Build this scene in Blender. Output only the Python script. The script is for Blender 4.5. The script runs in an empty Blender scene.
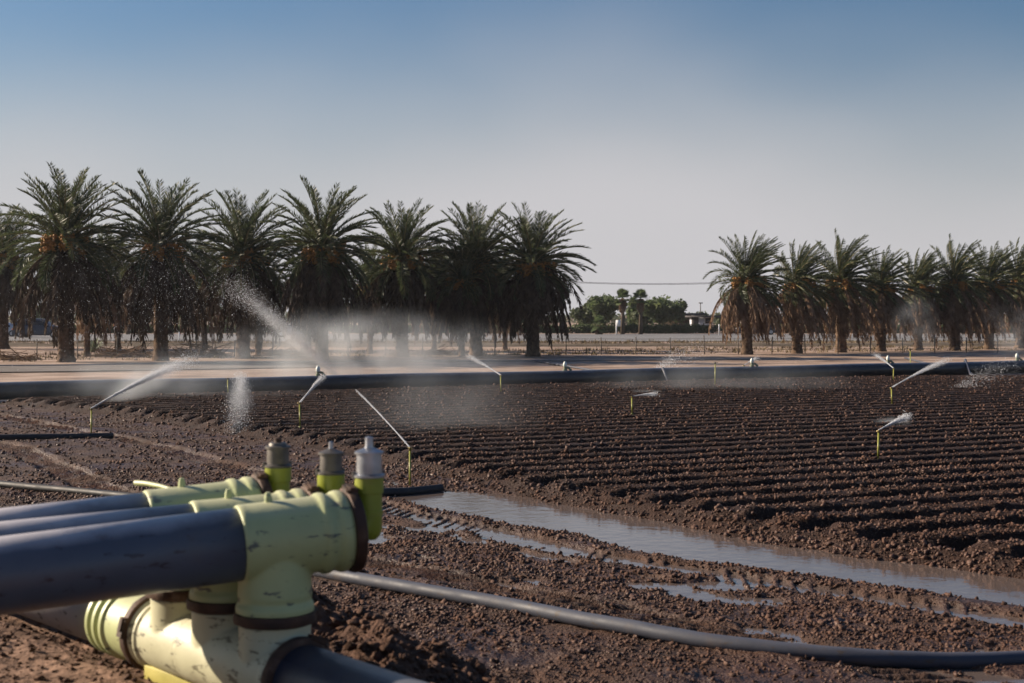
import bpy, bmesh, math, random
import numpy as np
from mathutils import Vector, Matrix

R = math.radians
rng = np.random.default_rng(7)
random.seed(7)
sc = bpy.context.scene
col = sc.collection
H, F, HOR, CX = 2.2, 1422.2, 315.0, 512.0       # eye height, focal length in pixels, horizon row, centre column

def P(px, py, Y):
    return Vector(((px - CX) / F * Y, Y, H - (py - HOR) / F * Y))
def G(px, py, z=0.0):
    Y = (H - z) * F / (py - HOR)
    return Vector(((px - CX) / F * Y, Y, z))

# ------------------------------------------------------------------ numpy noise
def _hash(ix, iy, seed):
    n = (ix.astype(np.int64) * 374761393 + iy.astype(np.int64) * 668265263 + seed * 1442695041) & 0x7fffffff
    n = ((n ^ (n >> 13)) * 1274126177) & 0x7fffffff
    n = n ^ (n >> 16)
    return (n & 0xffff) / 65535.0
def vnoise(x, y, seed=0):
    ix, iy = np.floor(x), np.floor(y)
    fx, fy = x - ix, y - iy
    fx, fy = fx * fx * (3 - 2 * fx), fy * fy * (3 - 2 * fy)
    ix, iy = ix.astype(np.int64), iy.astype(np.int64)
    a, b = _hash(ix, iy, seed), _hash(ix + 1, iy, seed)
    c, d = _hash(ix, iy + 1, seed), _hash(ix + 1, iy + 1, seed)
    return (a * (1 - fx) + b * fx) * (1 - fy) + (c * (1 - fx) + d * fx) * fy
def fbm(x, y, oct=4, seed=0, gain=.5):
    s, a, t = 0, 1.0, 0
    for k in range(oct):
        s = s + a * (vnoise(x * 2 ** k + 17.3 * k, y * 2 ** k - 9.1 * k, seed + k) * 2 - 1)
        t += a; a *= gain
    return s / t
def sstep(a, b, x):
    t = np.clip((x - a) / (b - a), 0, 1)
    return t * t * (3 - 2 * t)

# ------------------------------------------------------------------ object helpers
def link(name, me, mat=None, parent=None, smooth=False):
    o = bpy.data.objects.new(name, me); col.objects.link(o)
    if mat is not None: me.materials.append(mat)
    if parent is not None: o.parent = parent
    if smooth: me.polygons.foreach_set('use_smooth', np.ones(len(me.polygons), dtype=bool))
    return o
def npmesh(name, V, faces):
    """V (n,3); faces list of int arrays (m,k) with k = 3 or 4"""
    me = bpy.data.meshes.new(name)
    V = np.asarray(V, dtype=np.float32)
    me.vertices.add(len(V)); me.vertices.foreach_set('co', V.ravel())
    tot = np.concatenate([np.full(len(f), f.shape[1], dtype=np.int32) for f in faces])
    idx = np.concatenate([f.astype(np.int32).ravel() for f in faces])
    st = np.concatenate([[0], np.cumsum(tot)[:-1]]).astype(np.int32)
    me.loops.add(len(idx)); me.loops.foreach_set('vertex_index', idx)
    me.polygons.add(len(tot)); me.polygons.foreach_set('loop_start', st); me.polygons.foreach_set('loop_total', tot)
    me.update(calc_edges=True); me.validate()
    return me
class MB:
    """collects shapes, then links them as one mesh object"""
    def __init__(s): s.v = []; s.q = []; s.t = []; s.n = 0
    def add(s, V, q=None, t=None):
        V = np.asarray(V, dtype=float).reshape(-1, 3)
        if q is not None and len(q): s.q.append(np.asarray(q) + s.n)
        if t is not None and len(t): s.t.append(np.asarray(t) + s.n)
        s.v.append(V); s.n += len(V); return s
    def box(s, c, d, rot=None):
        x, y, z = [k / 2 for k in d]
        V = np.array([[i, j, k] for i in (-x, x) for j in (-y, y) for k in (-z, z)])
        if rot is not None: V = V @ np.array(rot.to_3x3()).T
        return s.add(V + np.array(c), [[0, 1, 3, 2], [4, 6, 7, 5], [0, 4, 5, 1], [2, 3, 7, 6], [0, 2, 6, 4], [1, 5, 7, 3]])
    def tube(s, pts, rad, n=12, cap=True):
        pts = np.array([list(p) for p in pts], dtype=float)
        m = len(pts)
        rad = np.full(m, rad) if np.isscalar(rad) else np.array(rad, dtype=float)
        T = np.gradient(pts, axis=0); T /= np.linalg.norm(T, axis=1)[:, None] + 1e-12
        up = np.array([0, 0, 1.0]) if abs(T[0][2]) < .9 else np.array([0, 1.0, 0])
        a = np.cross(up, T[0]); a /= np.linalg.norm(a)
        rings = []
        for i in range(m):
            a = a - T[i] * a.dot(T[i]); a /= np.linalg.norm(a)
            b = np.cross(T[i], a)
            th = np.linspace(0, 2 * np.pi, n, endpoint=False)
            rings.append(pts[i] + rad[i] * (np.cos(th)[:, None] * a + np.sin(th)[:, None] * b))
        V = np.concatenate(rings)
        i, j = np.meshgrid(np.arange(m - 1), np.arange(n), indexing='ij')
        i, j = i.ravel(), j.ravel(); k = (j + 1) % n
        q = np.stack([i * n + j, i * n + k, (i + 1) * n + k, (i + 1) * n + j], 1)
        t = []
        if cap:
            V = np.concatenate([V, pts[:1], pts[-1:]])
            c0, c1 = m * n, m * n + 1
            t = [[c0, (x + 1) % n, x] for x in range(n)] + [[c1, (m - 1) * n + x, (m - 1) * n + (x + 1) % n] for x in range(n)]
        return s.add(V, q, t)
    def lathe(s, o, axis, prof, n=48):
        """prof: list of (distance along axis, radius)"""
        o, axis = np.array(list(o), dtype=float), np.array(list(axis), dtype=float); axis = axis / np.linalg.norm(axis)
        up = np.array([0, 0, 1.0]) if abs(axis[2]) < .9 else np.array([1.0, 0, 0])
        a = np.cross(up, axis); a /= np.linalg.norm(a); b = np.cross(axis, a)
        th = np.linspace(0, 2 * np.pi, n, endpoint=False)
        V = np.concatenate([o + axis * d + max(r, 1e-5) * (np.cos(th)[:, None] * a + np.sin(th)[:, None] * b) for d, r in prof])
        m = len(prof)
        i, j = np.meshgrid(np.arange(m - 1), np.arange(n), indexing='ij'); i, j = i.ravel(), j.ravel(); k = (j + 1) % n
        return s.add(V, np.stack([i * n + j, i * n + k, (i + 1) * n + k, (i + 1) * n + j], 1))
    def build(s, name, mat, parent=None, smooth=False, auto=None):
        f = []
        if s.q: f.append(np.concatenate(s.q))
        if s.t: f.append(np.concatenate(s.t))
        me = npmesh(name, np.concatenate(s.v), f)
        o = link(name, me, mat, parent, smooth)
        if auto:
            me.polygons.foreach_set('use_smooth', np.ones(len(me.polygons), dtype=bool))
            me.set_sharp_from_angle(angle=R(auto))
        return o
def tag(o, label, cat, group=None, kind=None):
    o['label'] = label; o['category'] = cat
    if group: o['group'] = group
    if kind: o['kind'] = kind
    return o
def empty(name, loc, rz=0):
    o = bpy.data.objects.new(name, None); col.objects.link(o)
    o.location = loc; o.rotation_euler = (0, 0, rz); o.empty_display_size = .3
    return o
def copy_tree(o, parent=None):
    c = o.copy(); col.objects.link(c)
    if parent is not None: c.parent = parent
    for ch in list(o.children): copy_tree(ch, c)
    return c

# ------------------------------------------------------------------ materials
def mat(name):
    m = bpy.data.materials.new(name); m.use_nodes = True
    nt = m.node_tree; return m, nt, nt.nodes['Principled BSDF'], nt.nodes, nt.links
def noise_col(name, stops, scale, rough=.7, bump=None, detail=6, rough2=None, coord='Object', spec=.5, extra=None, metallic=0, transl=None):
    """stops: [(pos, rgb)]; bump: (scale, strength, distance)"""
    m, nt, b, N, L = mat(name)
    tc = N.new('ShaderNodeTexCoord') if coord != 'World' else N.new('ShaderNodeNewGeometry')
    out = tc.outputs['Position'] if coord == 'World' else tc.outputs[coord]
    n = N.new('ShaderNodeTexNoise'); n.inputs['Scale'].default_value = scale; n.inputs['Detail'].default_value = detail
    L.new(out, n.inputs['Vector'])
    r = N.new('ShaderNodeValToRGB')
    while len(r.color_ramp.elements) < len(stops): r.color_ramp.elements.new(.5)
    for e, (p, c) in zip(r.color_ramp.elements, stops): e.position = p; e.color = (*c, 1)
    L.new(n.outputs['Fac'], r.inputs['Fac']); L.new(r.outputs['Color'], b.inputs['Base Color'])
    b.inputs['Roughness'].default_value = rough; b.inputs['Specular IOR Level'].default_value = spec
    b.inputs['Metallic'].default_value = metallic
    if rough2 is not None:
        n2 = N.new('ShaderNodeTexNoise'); n2.inputs['Scale'].default_value = rough2[0]; n2.inputs['Detail'].default_value = 4
        L.new(out, n2.inputs['Vector'])
        mr = N.new('ShaderNodeMapRange'); mr.inputs['From Min'].default_value = .38; mr.inputs['From Max'].default_value = .62
        mr.inputs['To Min'].default_value = rough2[1]; mr.inputs['To Max'].default_value = rough2[2]
        L.new(n2.outputs['Fac'], mr.inputs['Value']); L.new(mr.outputs['Result'], b.inputs['Roughness'])
    if bump:
        n3 = N.new('ShaderNodeTexNoise'); n3.inputs['Scale'].default_value = bump[0]; n3.inputs['Detail'].default_value = 8
        L.new(out, n3.inputs['Vector'])
        bp = N.new('ShaderNodeBump'); bp.inputs['Strength'].default_value = bump[1]; bp.inputs['Distance'].default_value = bump[2]
        L.new(n3.outputs['Fac'], bp.inputs['Height']); L.new(bp.outputs['Normal'], b.inputs['Normal'])
    if transl:
        tr = N.new('ShaderNodeBsdfTranslucent'); mx = N.new('ShaderNodeMixShader'); mx.inputs['Fac'].default_value = transl
        L.new(r.outputs['Color'], tr.inputs['Color'])
        L.new(b.outputs[0], mx.inputs[1]); L.new(tr.outputs[0], mx.inputs[2]); L.new(mx.outputs[0], N['Material Output'].inputs['Surface'])
    return m
M = {}
M['field'] = noise_col('field_soil', [(.3, (.018, .0088, .0060)), (.7, (.044, .0225, .0150))], 2.3, .9, (30, .9, .04), coord='World', rough2=(1.1, .7, .95), spec=.2)
M['mud'] = noise_col('mud_soil', [(.3, (.034, .0160, .0098)), (.72, (.082, .041, .0255))], 1.6, .7, (34, .9, .04), coord='World', rough2=(.9, .45, .9), spec=.35)
M['clod'] = noise_col('clod_soil', [(.3, (.044, .0210, .0140)), (.7, (.125, .068, .047))], 5, .85, (60, .6, .01), coord='World', rough2=(2.2, .5, .95), spec=.25)
M['mound'] = noise_col('mound_soil', [(.3, (.115, .064, .041)), (.7, (.27, .165, .112))], 3.0, .9, (18, .8, .04), coord='World', spec=.2)
M['slope'] = noise_col('dark_slope_soil', [(.3, (.050, .0255, .0165)), (.7, (.135, .074, .050))], 4.0, .9, (24, .9, .05), coord='World', spec=.2)  # darker brown soil on the field side of the header
M['dirt'] = noise_col('pale_dirt', [(.3, (.17, .115, .088)), (.5, (.31, .225, .175)), (.7, (.42, .32, .26))], .5, .95, (3, .5, .06), coord='World', spec=.1)
def streaky(m, ang, amt):
    N, L = m.node_tree.nodes, m.node_tree.links; b = N['Principled BSDF']; src = b.inputs['Base Color'].links[0].from_socket
    ge = N.new('ShaderNodeNewGeometry'); mp = N.new('ShaderNodeMapping'); mp.vector_type = 'TEXTURE'; mp.inputs['Rotation'].default_value = (0, 0, ang); mp.inputs['Scale'].default_value = (7, .55, 1)
    L.new(ge.outputs['Position'], mp.inputs['Vector']); n = N.new('ShaderNodeTexNoise'); n.inputs['Scale'].default_value = 1; n.inputs['Detail'].default_value = 5; L.new(mp.outputs[0], n.inputs['Vector'])
    mr = N.new('ShaderNodeMapRange'); mr.inputs['From Min'].default_value = .35; mr.inputs['From Max'].default_value = .65; mr.inputs['To Min'].default_value = 1 - amt; mr.inputs['To Max'].default_value = 1 + amt; L.new(n.outputs['Fac'], mr.inputs['Value'])
    vm = N.new('ShaderNodeVectorMath'); vm.operation = 'SCALE'; L.new(src, vm.inputs[0]); L.new(mr.outputs[0], vm.inputs['Scale']); L.new(vm.outputs[0], b.inputs['Base Color'])
streaky(M['dirt'], R(20), .42)
M['asphalt'] = noise_col('asphalt', [(.3, (.16, .155, .155)), (.7, (.21, .205, .205))], .6, .85, (30, .3, .01), coord='World', spec=.3)
M['lane'] = noise_col('worn_lane', [(.3, (.13, .115, .105)), (.7, (.20, .175, .16))], .9, .9, (10, .5, .03), coord='World', spec=.15)
M['line'] = noise_col('road_paint', [(.3, (.6, .6, .57)), (.7, (.75, .75, .72))], 3, .7, coord='World')
M['drygrass'] = noise_col('dry_grass', [(.3, (.12, .095, .055)), (.7, (.22, .17, .10))], 6, .95, spec=.1)
M['bank'] = noise_col('shoulder_soil', [(.3, (.10, .08, .06)), (.7, (.17, .135, .10))], .8, .95, (4, .6, .05), coord='World', spec=.1)

def painted(name, base, dark, scuff=.62, rough=.42, bumpd=.002, dust_sheen=None):
    """painted or bare plastic pipe with blotches, long streaks and small dark scuffs"""
    m, nt, b, N, L = mat(name)
    tc = N.new('ShaderNodeTexCoord'); o = tc.outputs['Object']
    n1 = N.new('ShaderNodeTexNoise'); n1.inputs['Scale'].default_value = 6; n1.inputs['Detail'].default_value = 6; L.new(o, n1.inputs['Vector'])
    r1 = N.new('ShaderNodeValToRGB'); r1.color_ramp.elements[0].position = .3; r1.color_ramp.elements[1].position = .7
    r1.color_ramp.elements[0].color = (*[c * .84 for c in base], 1); r1.color_ramp.elements[1].color = (*base, 1)
    L.new(n1.outputs['Fac'], r1.inputs['Fac'])
    mp = N.new('ShaderNodeMapping'); mp.inputs['Scale'].default_value = (9, 9, 26); L.new(o, mp.inputs['Vector'])
    n2 = N.new('ShaderNodeTexNoise'); n2.inputs['Scale'].default_value = 1.0; n2.inputs['Detail'].default_value = 5; n2.inputs['Roughness'].default_value = .65
    L.new(mp.outputs[0], n2.inputs['Vector'])
    r2 = N.new('ShaderNodeValToRGB'); r2.color_ramp.elements[0].position = scuff; r2.color_ramp.elements[1].position = scuff + .05
    r2.color_ramp.elements[0].color = (0, 0, 0, 1); r2.color_ramp.elements[1].color = (.85, .85, .85, 1)
    L.new(n2.outputs['Fac'], r2.inputs['Fac'])
    mx = N.new('ShaderNodeMix'); mx.data_type = 'RGBA'
    L.new(r2.outputs['Color'], mx.inputs[0]); L.new(r1.outputs['Color'], mx.inputs[6]); mx.inputs[7].default_value = (*dark, 1)
    res = mx.outputs[2]
    if dust_sheen:                                             # paler upward faces: dusty coat, on some pipes painted sheen
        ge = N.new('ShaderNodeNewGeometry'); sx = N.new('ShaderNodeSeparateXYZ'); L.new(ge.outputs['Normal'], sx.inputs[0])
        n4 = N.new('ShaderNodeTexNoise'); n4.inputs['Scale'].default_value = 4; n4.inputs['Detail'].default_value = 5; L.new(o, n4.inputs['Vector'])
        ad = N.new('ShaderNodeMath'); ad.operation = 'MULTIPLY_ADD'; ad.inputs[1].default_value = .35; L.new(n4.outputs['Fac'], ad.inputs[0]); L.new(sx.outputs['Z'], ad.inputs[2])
        mr = N.new('ShaderNodeMapRange'); mr.inputs['From Min'].default_value = .80; mr.inputs['From Max'].default_value = 1.18; mr.inputs['To Max'].default_value = dust_sheen[1]
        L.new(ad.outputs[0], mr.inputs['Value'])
        m2 = N.new('ShaderNodeMix'); m2.data_type = 'RGBA'; L.new(mr.outputs[0], m2.inputs[0]); L.new(res, m2.inputs[6]); m2.inputs[7].default_value = (*dust_sheen[0], 1)
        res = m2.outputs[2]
    n5 = N.new('ShaderNodeTexNoise'); n5.inputs['Scale'].default_value = 2.6; n5.inputs['Detail'].default_value = 8; n5.inputs['Roughness'].default_value = .68; L.new(o, n5.inputs['Vector'])
    m5 = N.new('ShaderNodeMapRange'); m5.inputs['From Min'].default_value = .54; m5.inputs['From Max'].default_value = .72; m5.inputs['To Max'].default_value = .7; L.new(n5.outputs['Fac'], m5.inputs['Value'])
    x5 = N.new('ShaderNodeMix'); x5.data_type = 'RGBA'; L.new(m5.outputs[0], x5.inputs[0]); L.new(res, x5.inputs[6]); x5.inputs[7].default_value = (*[.45 * c + .55 * e for c, e in zip(base, (.13, .085, .055))], 1); res = x5.outputs[2]
    L.new(res, b.inputs['Base Color'])
    mr = N.new('ShaderNodeMapRange'); mr.inputs['From Min'].default_value = .3; mr.inputs['From Max'].default_value = .7
    mr.inputs['To Min'].default_value = rough - .08; mr.inputs['To Max'].default_value = rough + .14
    L.new(n1.outputs['Fac'], mr.inputs['Value']); L.new(mr.outputs[0], b.inputs['Roughness'])
    bp = N.new('ShaderNodeBump'); bp.inputs['Strength'].default_value = .35; bp.inputs['Distance'].default_value = bumpd
    n3 = N.new('ShaderNodeTexNoise'); n3.inputs['Scale'].default_value = 45; n3.inputs['Detail'].default_value = 4; L.new(o, n3.inputs['Vector'])
    L.new(n3.outputs['Fac'], bp.inputs['Height']); L.new(bp.outputs['Normal'], b.inputs['Normal'])
    return m
M['green_paint'] = painted('pale_green_paint', (.45, .495, .235), (.035, .045, .06), .60, .45, dust_sheen=((.55, .50, .36), .5))
M['cream_paint'] = painted('cream_green_paint', (.55, .54, .36), (.09, .08, .05), .57, .5, dust_sheen=((.55, .47, .34), .4))
M['blue_pipe'] = painted('dark_blue_pipe', (.088, .096, .122), (.03, .014, .02), .60, .42, dust_sheen=((.62, .57, .57), .9))  # pale dusty tops, with the sunlit top strip painted into the colour
M['drain_pipe'] = painted('drain_pipe_blue', (.034, .044, .075), (.012, .014, .02), .60, .42, dust_sheen=((.16, .15, .15), .4))
M['grey_pipe'] = painted('grey_pipe', (.22, .20, .19), (.04, .035, .03), .6, .55, dust_sheen=((.35, .3, .25), .5))
M['main_pipe'] = painted('black_plastic_pipe', (.012, .0135, .018), (.03, .03, .035), .70, .38, dust_sheen=((.17, .19, .235), .75))  # top tone is the blue sky sheen, painted in as colour
M['black_hose'] = painted('black_hose', (.014, .014, .016), (.04, .03, .02), .6, .55)
M['hose'] = painted('grey_black_hose', (.045, .050, .070), (.05, .035, .025), .60, .60, dust_sheen=((.09, .10, .135), .45))  # bluish sheen along the hose top is put into the colour
M['rust'] = noise_col('rusty_steel', [(.3, (.028, .015, .010)), (.6, (.075, .036, .020)), (.8, (.17, .12, .09))], 14, .7, (60, .6, .004), metallic=.2)
M['lime'] = painted('lime_yellow_plastic', (.29, .325, .035), (.05, .05, .02), .74, .38)
M['metal'] = noise_col('dull_metal', [(.3, (.30, .31, .33)), (.7, (.50, .51, .54))], 12, .38, (50, .2, .002), metallic=.85)
M['dark_metal'] = noise_col('dark_dull_metal', [(.3, (.085, .078, .070)), (.7, (.17, .155, .14))], 14, .5, (50, .3, .002), metallic=.6)
M['yellow_wood'] = noise_col('yellow_painted_wood', [(.3, (.34, .30, .05)), (.7, (.46, .40, .09))], 9, .7, (30, .4, .004))
M['riser'] = noise_col('yellow_riser_plastic', [(.3, (.27, .27, .05)), (.7, (.37, .36, .075))], 12, .45)
M['brass'] = noise_col('brass', [(.3, (.10, .08, .03)), (.7, (.20, .15, .06))], 20, .4, metallic=.8)
M['white_plastic'] = noise_col('white_plastic', [(.3, (.62, .66, .58)), (.7, (.74, .76, .70))], 8, .5)
M['frond'] = noise_col('palm_green', [(.25, (.026, .040, .018)), (.5, (.062, .080, .033)), (.75, (.12, .128, .058))], 1.4, .5, transl=.35, spec=.4)
M['stalk'] = noise_col('palm_stalk', [(.3, (.13, .115, .045)), (.7, (.30, .25, .10))], 3, .5)
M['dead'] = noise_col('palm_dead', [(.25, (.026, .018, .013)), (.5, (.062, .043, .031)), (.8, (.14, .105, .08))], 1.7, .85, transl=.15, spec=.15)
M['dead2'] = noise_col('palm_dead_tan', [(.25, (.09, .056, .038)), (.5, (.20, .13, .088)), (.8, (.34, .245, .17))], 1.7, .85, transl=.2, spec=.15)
M['date'] = noise_col('date_fruit', [(.3, (.34, .15, .035)), (.7, (.52, .27, .07))], 6, .55, transl=.15)
M['trunk'] = noise_col('palm_trunk', [(.3, (.055, .038, .027)), (.7, (.165, .112, .078))], 5, .95, (20, 1, .04), spec=.1)
M['bark'] = noise_col('bark', [(.3, (.06, .045, .033)), (.7, (.13, .10, .075))], 5, .95, (20, 1, .04), spec=.1)
M['leaf'] = noise_col('tree_leaf', [(.25, (.045, .070, .032)), (.5, (.095, .13, .055)), (.75, (.17, .20, .085))], .6, .6, transl=.5, spec=.3)
M['leaf2'] = noise_col('olive_leaf', [(.25, (.050, .068, .030)), (.5, (.085, .105, .05)), (.75, (.13, .145, .075))], .6, .6, transl=.25, spec=.3)
M['agave'] = noise_col('grey_green_leaf', [(.3, (.15, .18, .11)), (.7, (.26, .28, .19))], 3, .6, transl=.15)
M['twig'] = noise_col('dry_twig', [(.3, (.07, .045, .03)), (.7, (.20, .13, .085))], 2, .9, spec=.1)
M['fence'] = noise_col('weathered_steel', [(.3, (.07, .06, .055)), (.7, (.13, .115, .10))], 6, .7, metallic=.3)
M['white'] = noise_col('white_paint', [(.3, (.62, .62, .62)), (.7, (.75, .75, .75))], 4, .5)
M['wall'] = noise_col('pale_wall', [(.3, (.55, .58, .66)), (.7, (.66, .69, .76))], 1, .8)
M['darkroof'] = noise_col('dark_roof', [(.3, (.05, .045, .045)), (.7, (.09, .08, .08))], 1, .8)
M['orange'] = noise_col('orange_plastic', [(.3, (.50, .13, .05)), (.7, (.6, .18, .07))], 5, .6)
M['carblue'] = noise_col('car_paint_slate', [(.3, (.10, .12, .16)), (.7, (.13, .15, .19))], 3, .3, metallic=.4)
M['cardark'] = noise_col('car_paint_navy', [(.3, (.025, .032, .05)), (.7, (.04, .05, .07))], 3, .3, metallic=.3)
M['carsilver'] = noise_col('car_paint_silver', [(.3, (.35, .36, .38)), (.7, (.42, .43, .45))], 3, .3, metallic=.4)
M['rubber'] = noise_col('rubber', [(.3, (.015, .015, .015)), (.7, (.03, .03, .03))], 8, .8)
M['wood_pole'] = noise_col('pole_wood', [(.3, (.07, .05, .04)), (.7, (.13, .10, .08))], 4, .9)
m, nt, b, N, L = mat('car_glass'); b.inputs['Base Color'].default_value = (.01, .012, .015, 1); b.inputs['Roughness'].default_value = .05; M['glass'] = m
m, nt, b, N, L = mat('lamp_glass'); b.inputs['Base Color'].default_value = (.6, .6, .6, 1); b.inputs['Roughness'].default_value = .1; M['lampglass'] = m
# standing muddy water
m, nt, b, N, L = mat('muddy_water')
b.inputs['Base Color'].default_value = (.12, .092, .080, 1); b.inputs['Roughness'].default_value = .09; b.inputs['IOR'].default_value = 1.6
ge = N.new('ShaderNodeNewGeometry'); n = N.new('ShaderNodeTexNoise'); n.inputs['Scale'].default_value = 7; n.inputs['Detail'].default_value = 3
L.new(ge.outputs['Position'], n.inputs['Vector']); bp = N.new('ShaderNodeBump'); bp.inputs['Strength'].default_value = .3; bp.inputs['Distance'].default_value = .012
L.new(n.outputs['Fac'], bp.inputs['Height']); L.new(bp.outputs['Normal'], b.inputs['Normal']); M['water'] = m
# spray: bright scattering droplets
def spray_mat(name, alpha):
    m, nt, b, N, L = mat(name); N.remove(b)
    d = N.new('ShaderNodeBsdfDiffuse'); d.inputs['Color'].default_value = (.8, .82, .86, 1)
    t = N.new('ShaderNodeBsdfTranslucent'); t.inputs['Color'].default_value = (.85, .87, .9, 1)
    a = N.new('ShaderNodeMixShader'); a.inputs['Fac'].default_value = .6; L.new(d.outputs[0], a.inputs[1]); L.new(t.outputs[0], a.inputs[2])
    tr = N.new('ShaderNodeBsdfTransparent'); x = N.new('ShaderNodeMixShader'); x.inputs['Fac'].default_value = alpha
    L.new(tr.outputs[0], x.inputs[1]); L.new(a.outputs[0], x.inputs[2]); L.new(x.outputs[0], N['Material Output'].inputs['Surface'])
    return m
M['spray'] = spray_mat('water_spray', .8)
M['jet'] = spray_mat('water_jet_core', .65)

# ------------------------------------------------------------------ sun, sky, camera
SUN_AZ = (-.955, .297); SUN_EL = R(23)
sd = Vector((SUN_AZ[0] * math.cos(SUN_EL), SUN_AZ[1] * math.cos(SUN_EL), math.sin(SUN_EL))).normalized()
li = bpy.data.lights.new('sun', 'SUN'); li.energy = 5.0; li.angle = R(.6); li.color = (1, .84, .66)
lo = bpy.data.objects.new('sun', li); col.objects.link(lo); lo.rotation_euler = sd.to_track_quat('Z', 'Y').to_euler(); lo.location = (0, 0, 40)
w = bpy.data.worlds.new('World'); sc.world = w; w.use_nodes = True
N, L = w.node_tree.nodes, w.node_tree.links
bg = N['Background']; bg.inputs['Strength'].default_value = .056
sky = N.new('ShaderNodeTexSky'); sky.sky_type = 'NISHITA'; sky.sun_disc = False
sky.sun_elevation = SUN_EL; sky.sun_rotation = math.atan2(SUN_AZ[0], SUN_AZ[1])
sky.air_density = 1.3; sky.dust_density = 1.2; sky.ozone_density = 2.5
# a thin smoke veil low in the sky: denser near the horizon, uneven higher up
tc = N.new('ShaderNodeTexCoord'); sx = N.new('ShaderNodeSeparateXYZ'); L.new(tc.outputs['Generated'], sx.inputs[0])
mp = N.new('ShaderNodeMapping'); mp.inputs['Scale'].default_value = (1.7, 1.7, 3.2); L.new(tc.outputs['Generated'], mp.inputs['Vector'])
nz = N.new('ShaderNodeTexNoise'); nz.inputs['Scale'].default_value = 1.5; nz.inputs['Detail'].default_value = 3; nz.inputs['Roughness'].default_value = .4; L.new(mp.outputs[0], nz.inputs['Vector'])
ma = N.new('ShaderNodeMath'); ma.operation = 'MULTIPLY_ADD'; ma.inputs[1].default_value = -.15; L.new(nz.outputs['Fac'], ma.inputs[0]); L.new(sx.outputs['Z'], ma.inputs[2])
rp = N.new('ShaderNodeMapRange'); rp.interpolation_type = 'SMOOTHSTEP'
rp.inputs['From Min'].default_value = -.06; rp.inputs['From Max'].default_value = .125; rp.inputs['To Min'].default_value = .95; rp.inputs['To Max'].default_value = 0
lb = N.new('ShaderNodeMath'); lb.operation = 'SUBTRACT'; lb.inputs[1].default_value = .04; L.new(sx.outputs['X'], lb.inputs[0])
la = N.new('ShaderNodeMath'); la.operation = 'ABSOLUTE'; L.new(lb.outputs[0], la.inputs[0])
lr_ = N.new('ShaderNodeMapRange'); lr_.interpolation_type = 'SMOOTHSTEP'; lr_.inputs['From Max'].default_value = .34; lr_.inputs['To Min'].default_value = -.06; lr_.inputs['To Max'].default_value = 0; L.new(la.outputs[0], lr_.inputs['Value'])
ms_ = N.new('ShaderNodeMath'); ms_.operation = 'ADD'; L.new(ma.outputs[0], ms_.inputs[0]); L.new(lr_.outputs[0], ms_.inputs[1])
L.new(ms_.outputs[0], rp.inputs['Value'])
tint = N.new('ShaderNodeMix'); tint.data_type = 'RGBA'; tint.blend_type = 'MULTIPLY'; tint.inputs[0].default_value = 1
L.new(sky.outputs[0], tint.inputs[6]); tint.inputs[7].default_value = (.53, .66, .86, 1)
mx = N.new('ShaderNodeMix'); mx.data_type = 'RGBA'; L.new(rp.outputs[0], mx.inputs[0]); L.new(tint.outputs[2], mx.inputs[6]); mx.inputs[7].default_value = (5.75, 5.6, 5.8, 1)
L.new(mx.outputs[2], bg.inputs['Color'])
cam = bpy.data.cameras.new('camera'); cam.lens = 50; cam.sensor_width = 36; cam.shift_y = -26.5 / 1024; cam.clip_end = 6000; cam.clip_start = .05
cam.dof.use_dof = True; cam.dof.focus_distance = 24; cam.dof.aperture_fstop = 3.6
co = bpy.data.objects.new('camera', cam); col.objects.link(co); co.location = (0, 0, H); co.rotation_euler = (R(90), 0, 0); sc.camera = co
sc.view_settings.view_transform = 'Standard'; sc.view_settings.look = 'None'; sc.view_settings.exposure = .9; sc.view_settings.gamma = 1
sc.cycles.use_denoising = True; sc.cycles.volume_step_rate = 1.5; sc.cycles.volume_max_steps = 128; sc.cycles.transparent_max_bounces = 24

# ------------------------------------------------------------------ the ground
PHI = R(66); ROW = np.array([math.sin(PHI), math.cos(PHI)]); PER = np.array([-ROW[1], ROW[0]])
EY = [-50, 5, 8, 10.9, 13.4, 15.9, 18.0, 23.7, 31.3, 35.5, 60]; EX = [38, 10.5, 7.4, 4.75, 2.25, .55, -.95, -4.1, -9.7, -13.8, -39]
MP0, MP1 = G(0, 401), G(1024, 373)
MPD = (MP1 - MP0).normalized(); MPN = Vector((-MPD.y, MPD.x, 0))
U0 = np.array([-.967, 5.8]); HV = np.array([-.666, .746]); HN = np.array([.746, .666])       # header line, its direction and the normal pointing to the field
def edge_d(x, y): return (x - np.interp(y, EY, EX)) * .72 + .10 * fbm(x * 1.3, y * 1.3, 3, 5)
def pipe_d(x, y): return (x - MP0.x) * MPN.x + (y - MP0.y) * MPN.y
def mound_h(x, y):
    u = (x - U0[0]) * HN[0] + (y - U0[1]) * HN[1]; v = (x - U0[0]) * HV[0] + (y - U0[1]) * HV[1]
    uh = np.clip(1.15 + .9 * v, .7, 1.75); k = 1 - sstep(uh - .6, uh + .75, u + .22 * fbm(x * .9, y * .9, 3, 91))
    lump = .19 * fbm(x * 3.2, y * 3.2, 4, 31, .55) * sstep(.2, .6, u) * (1 - sstep(2.1, 2.8, u)) * sstep(.04, .5, k) + .022 * fbm(x * 7, y * 7, 4, 37) * k
    return .60 * k + lump - .05 * np.exp(-(u / .16) ** 2) * 1.0
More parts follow.
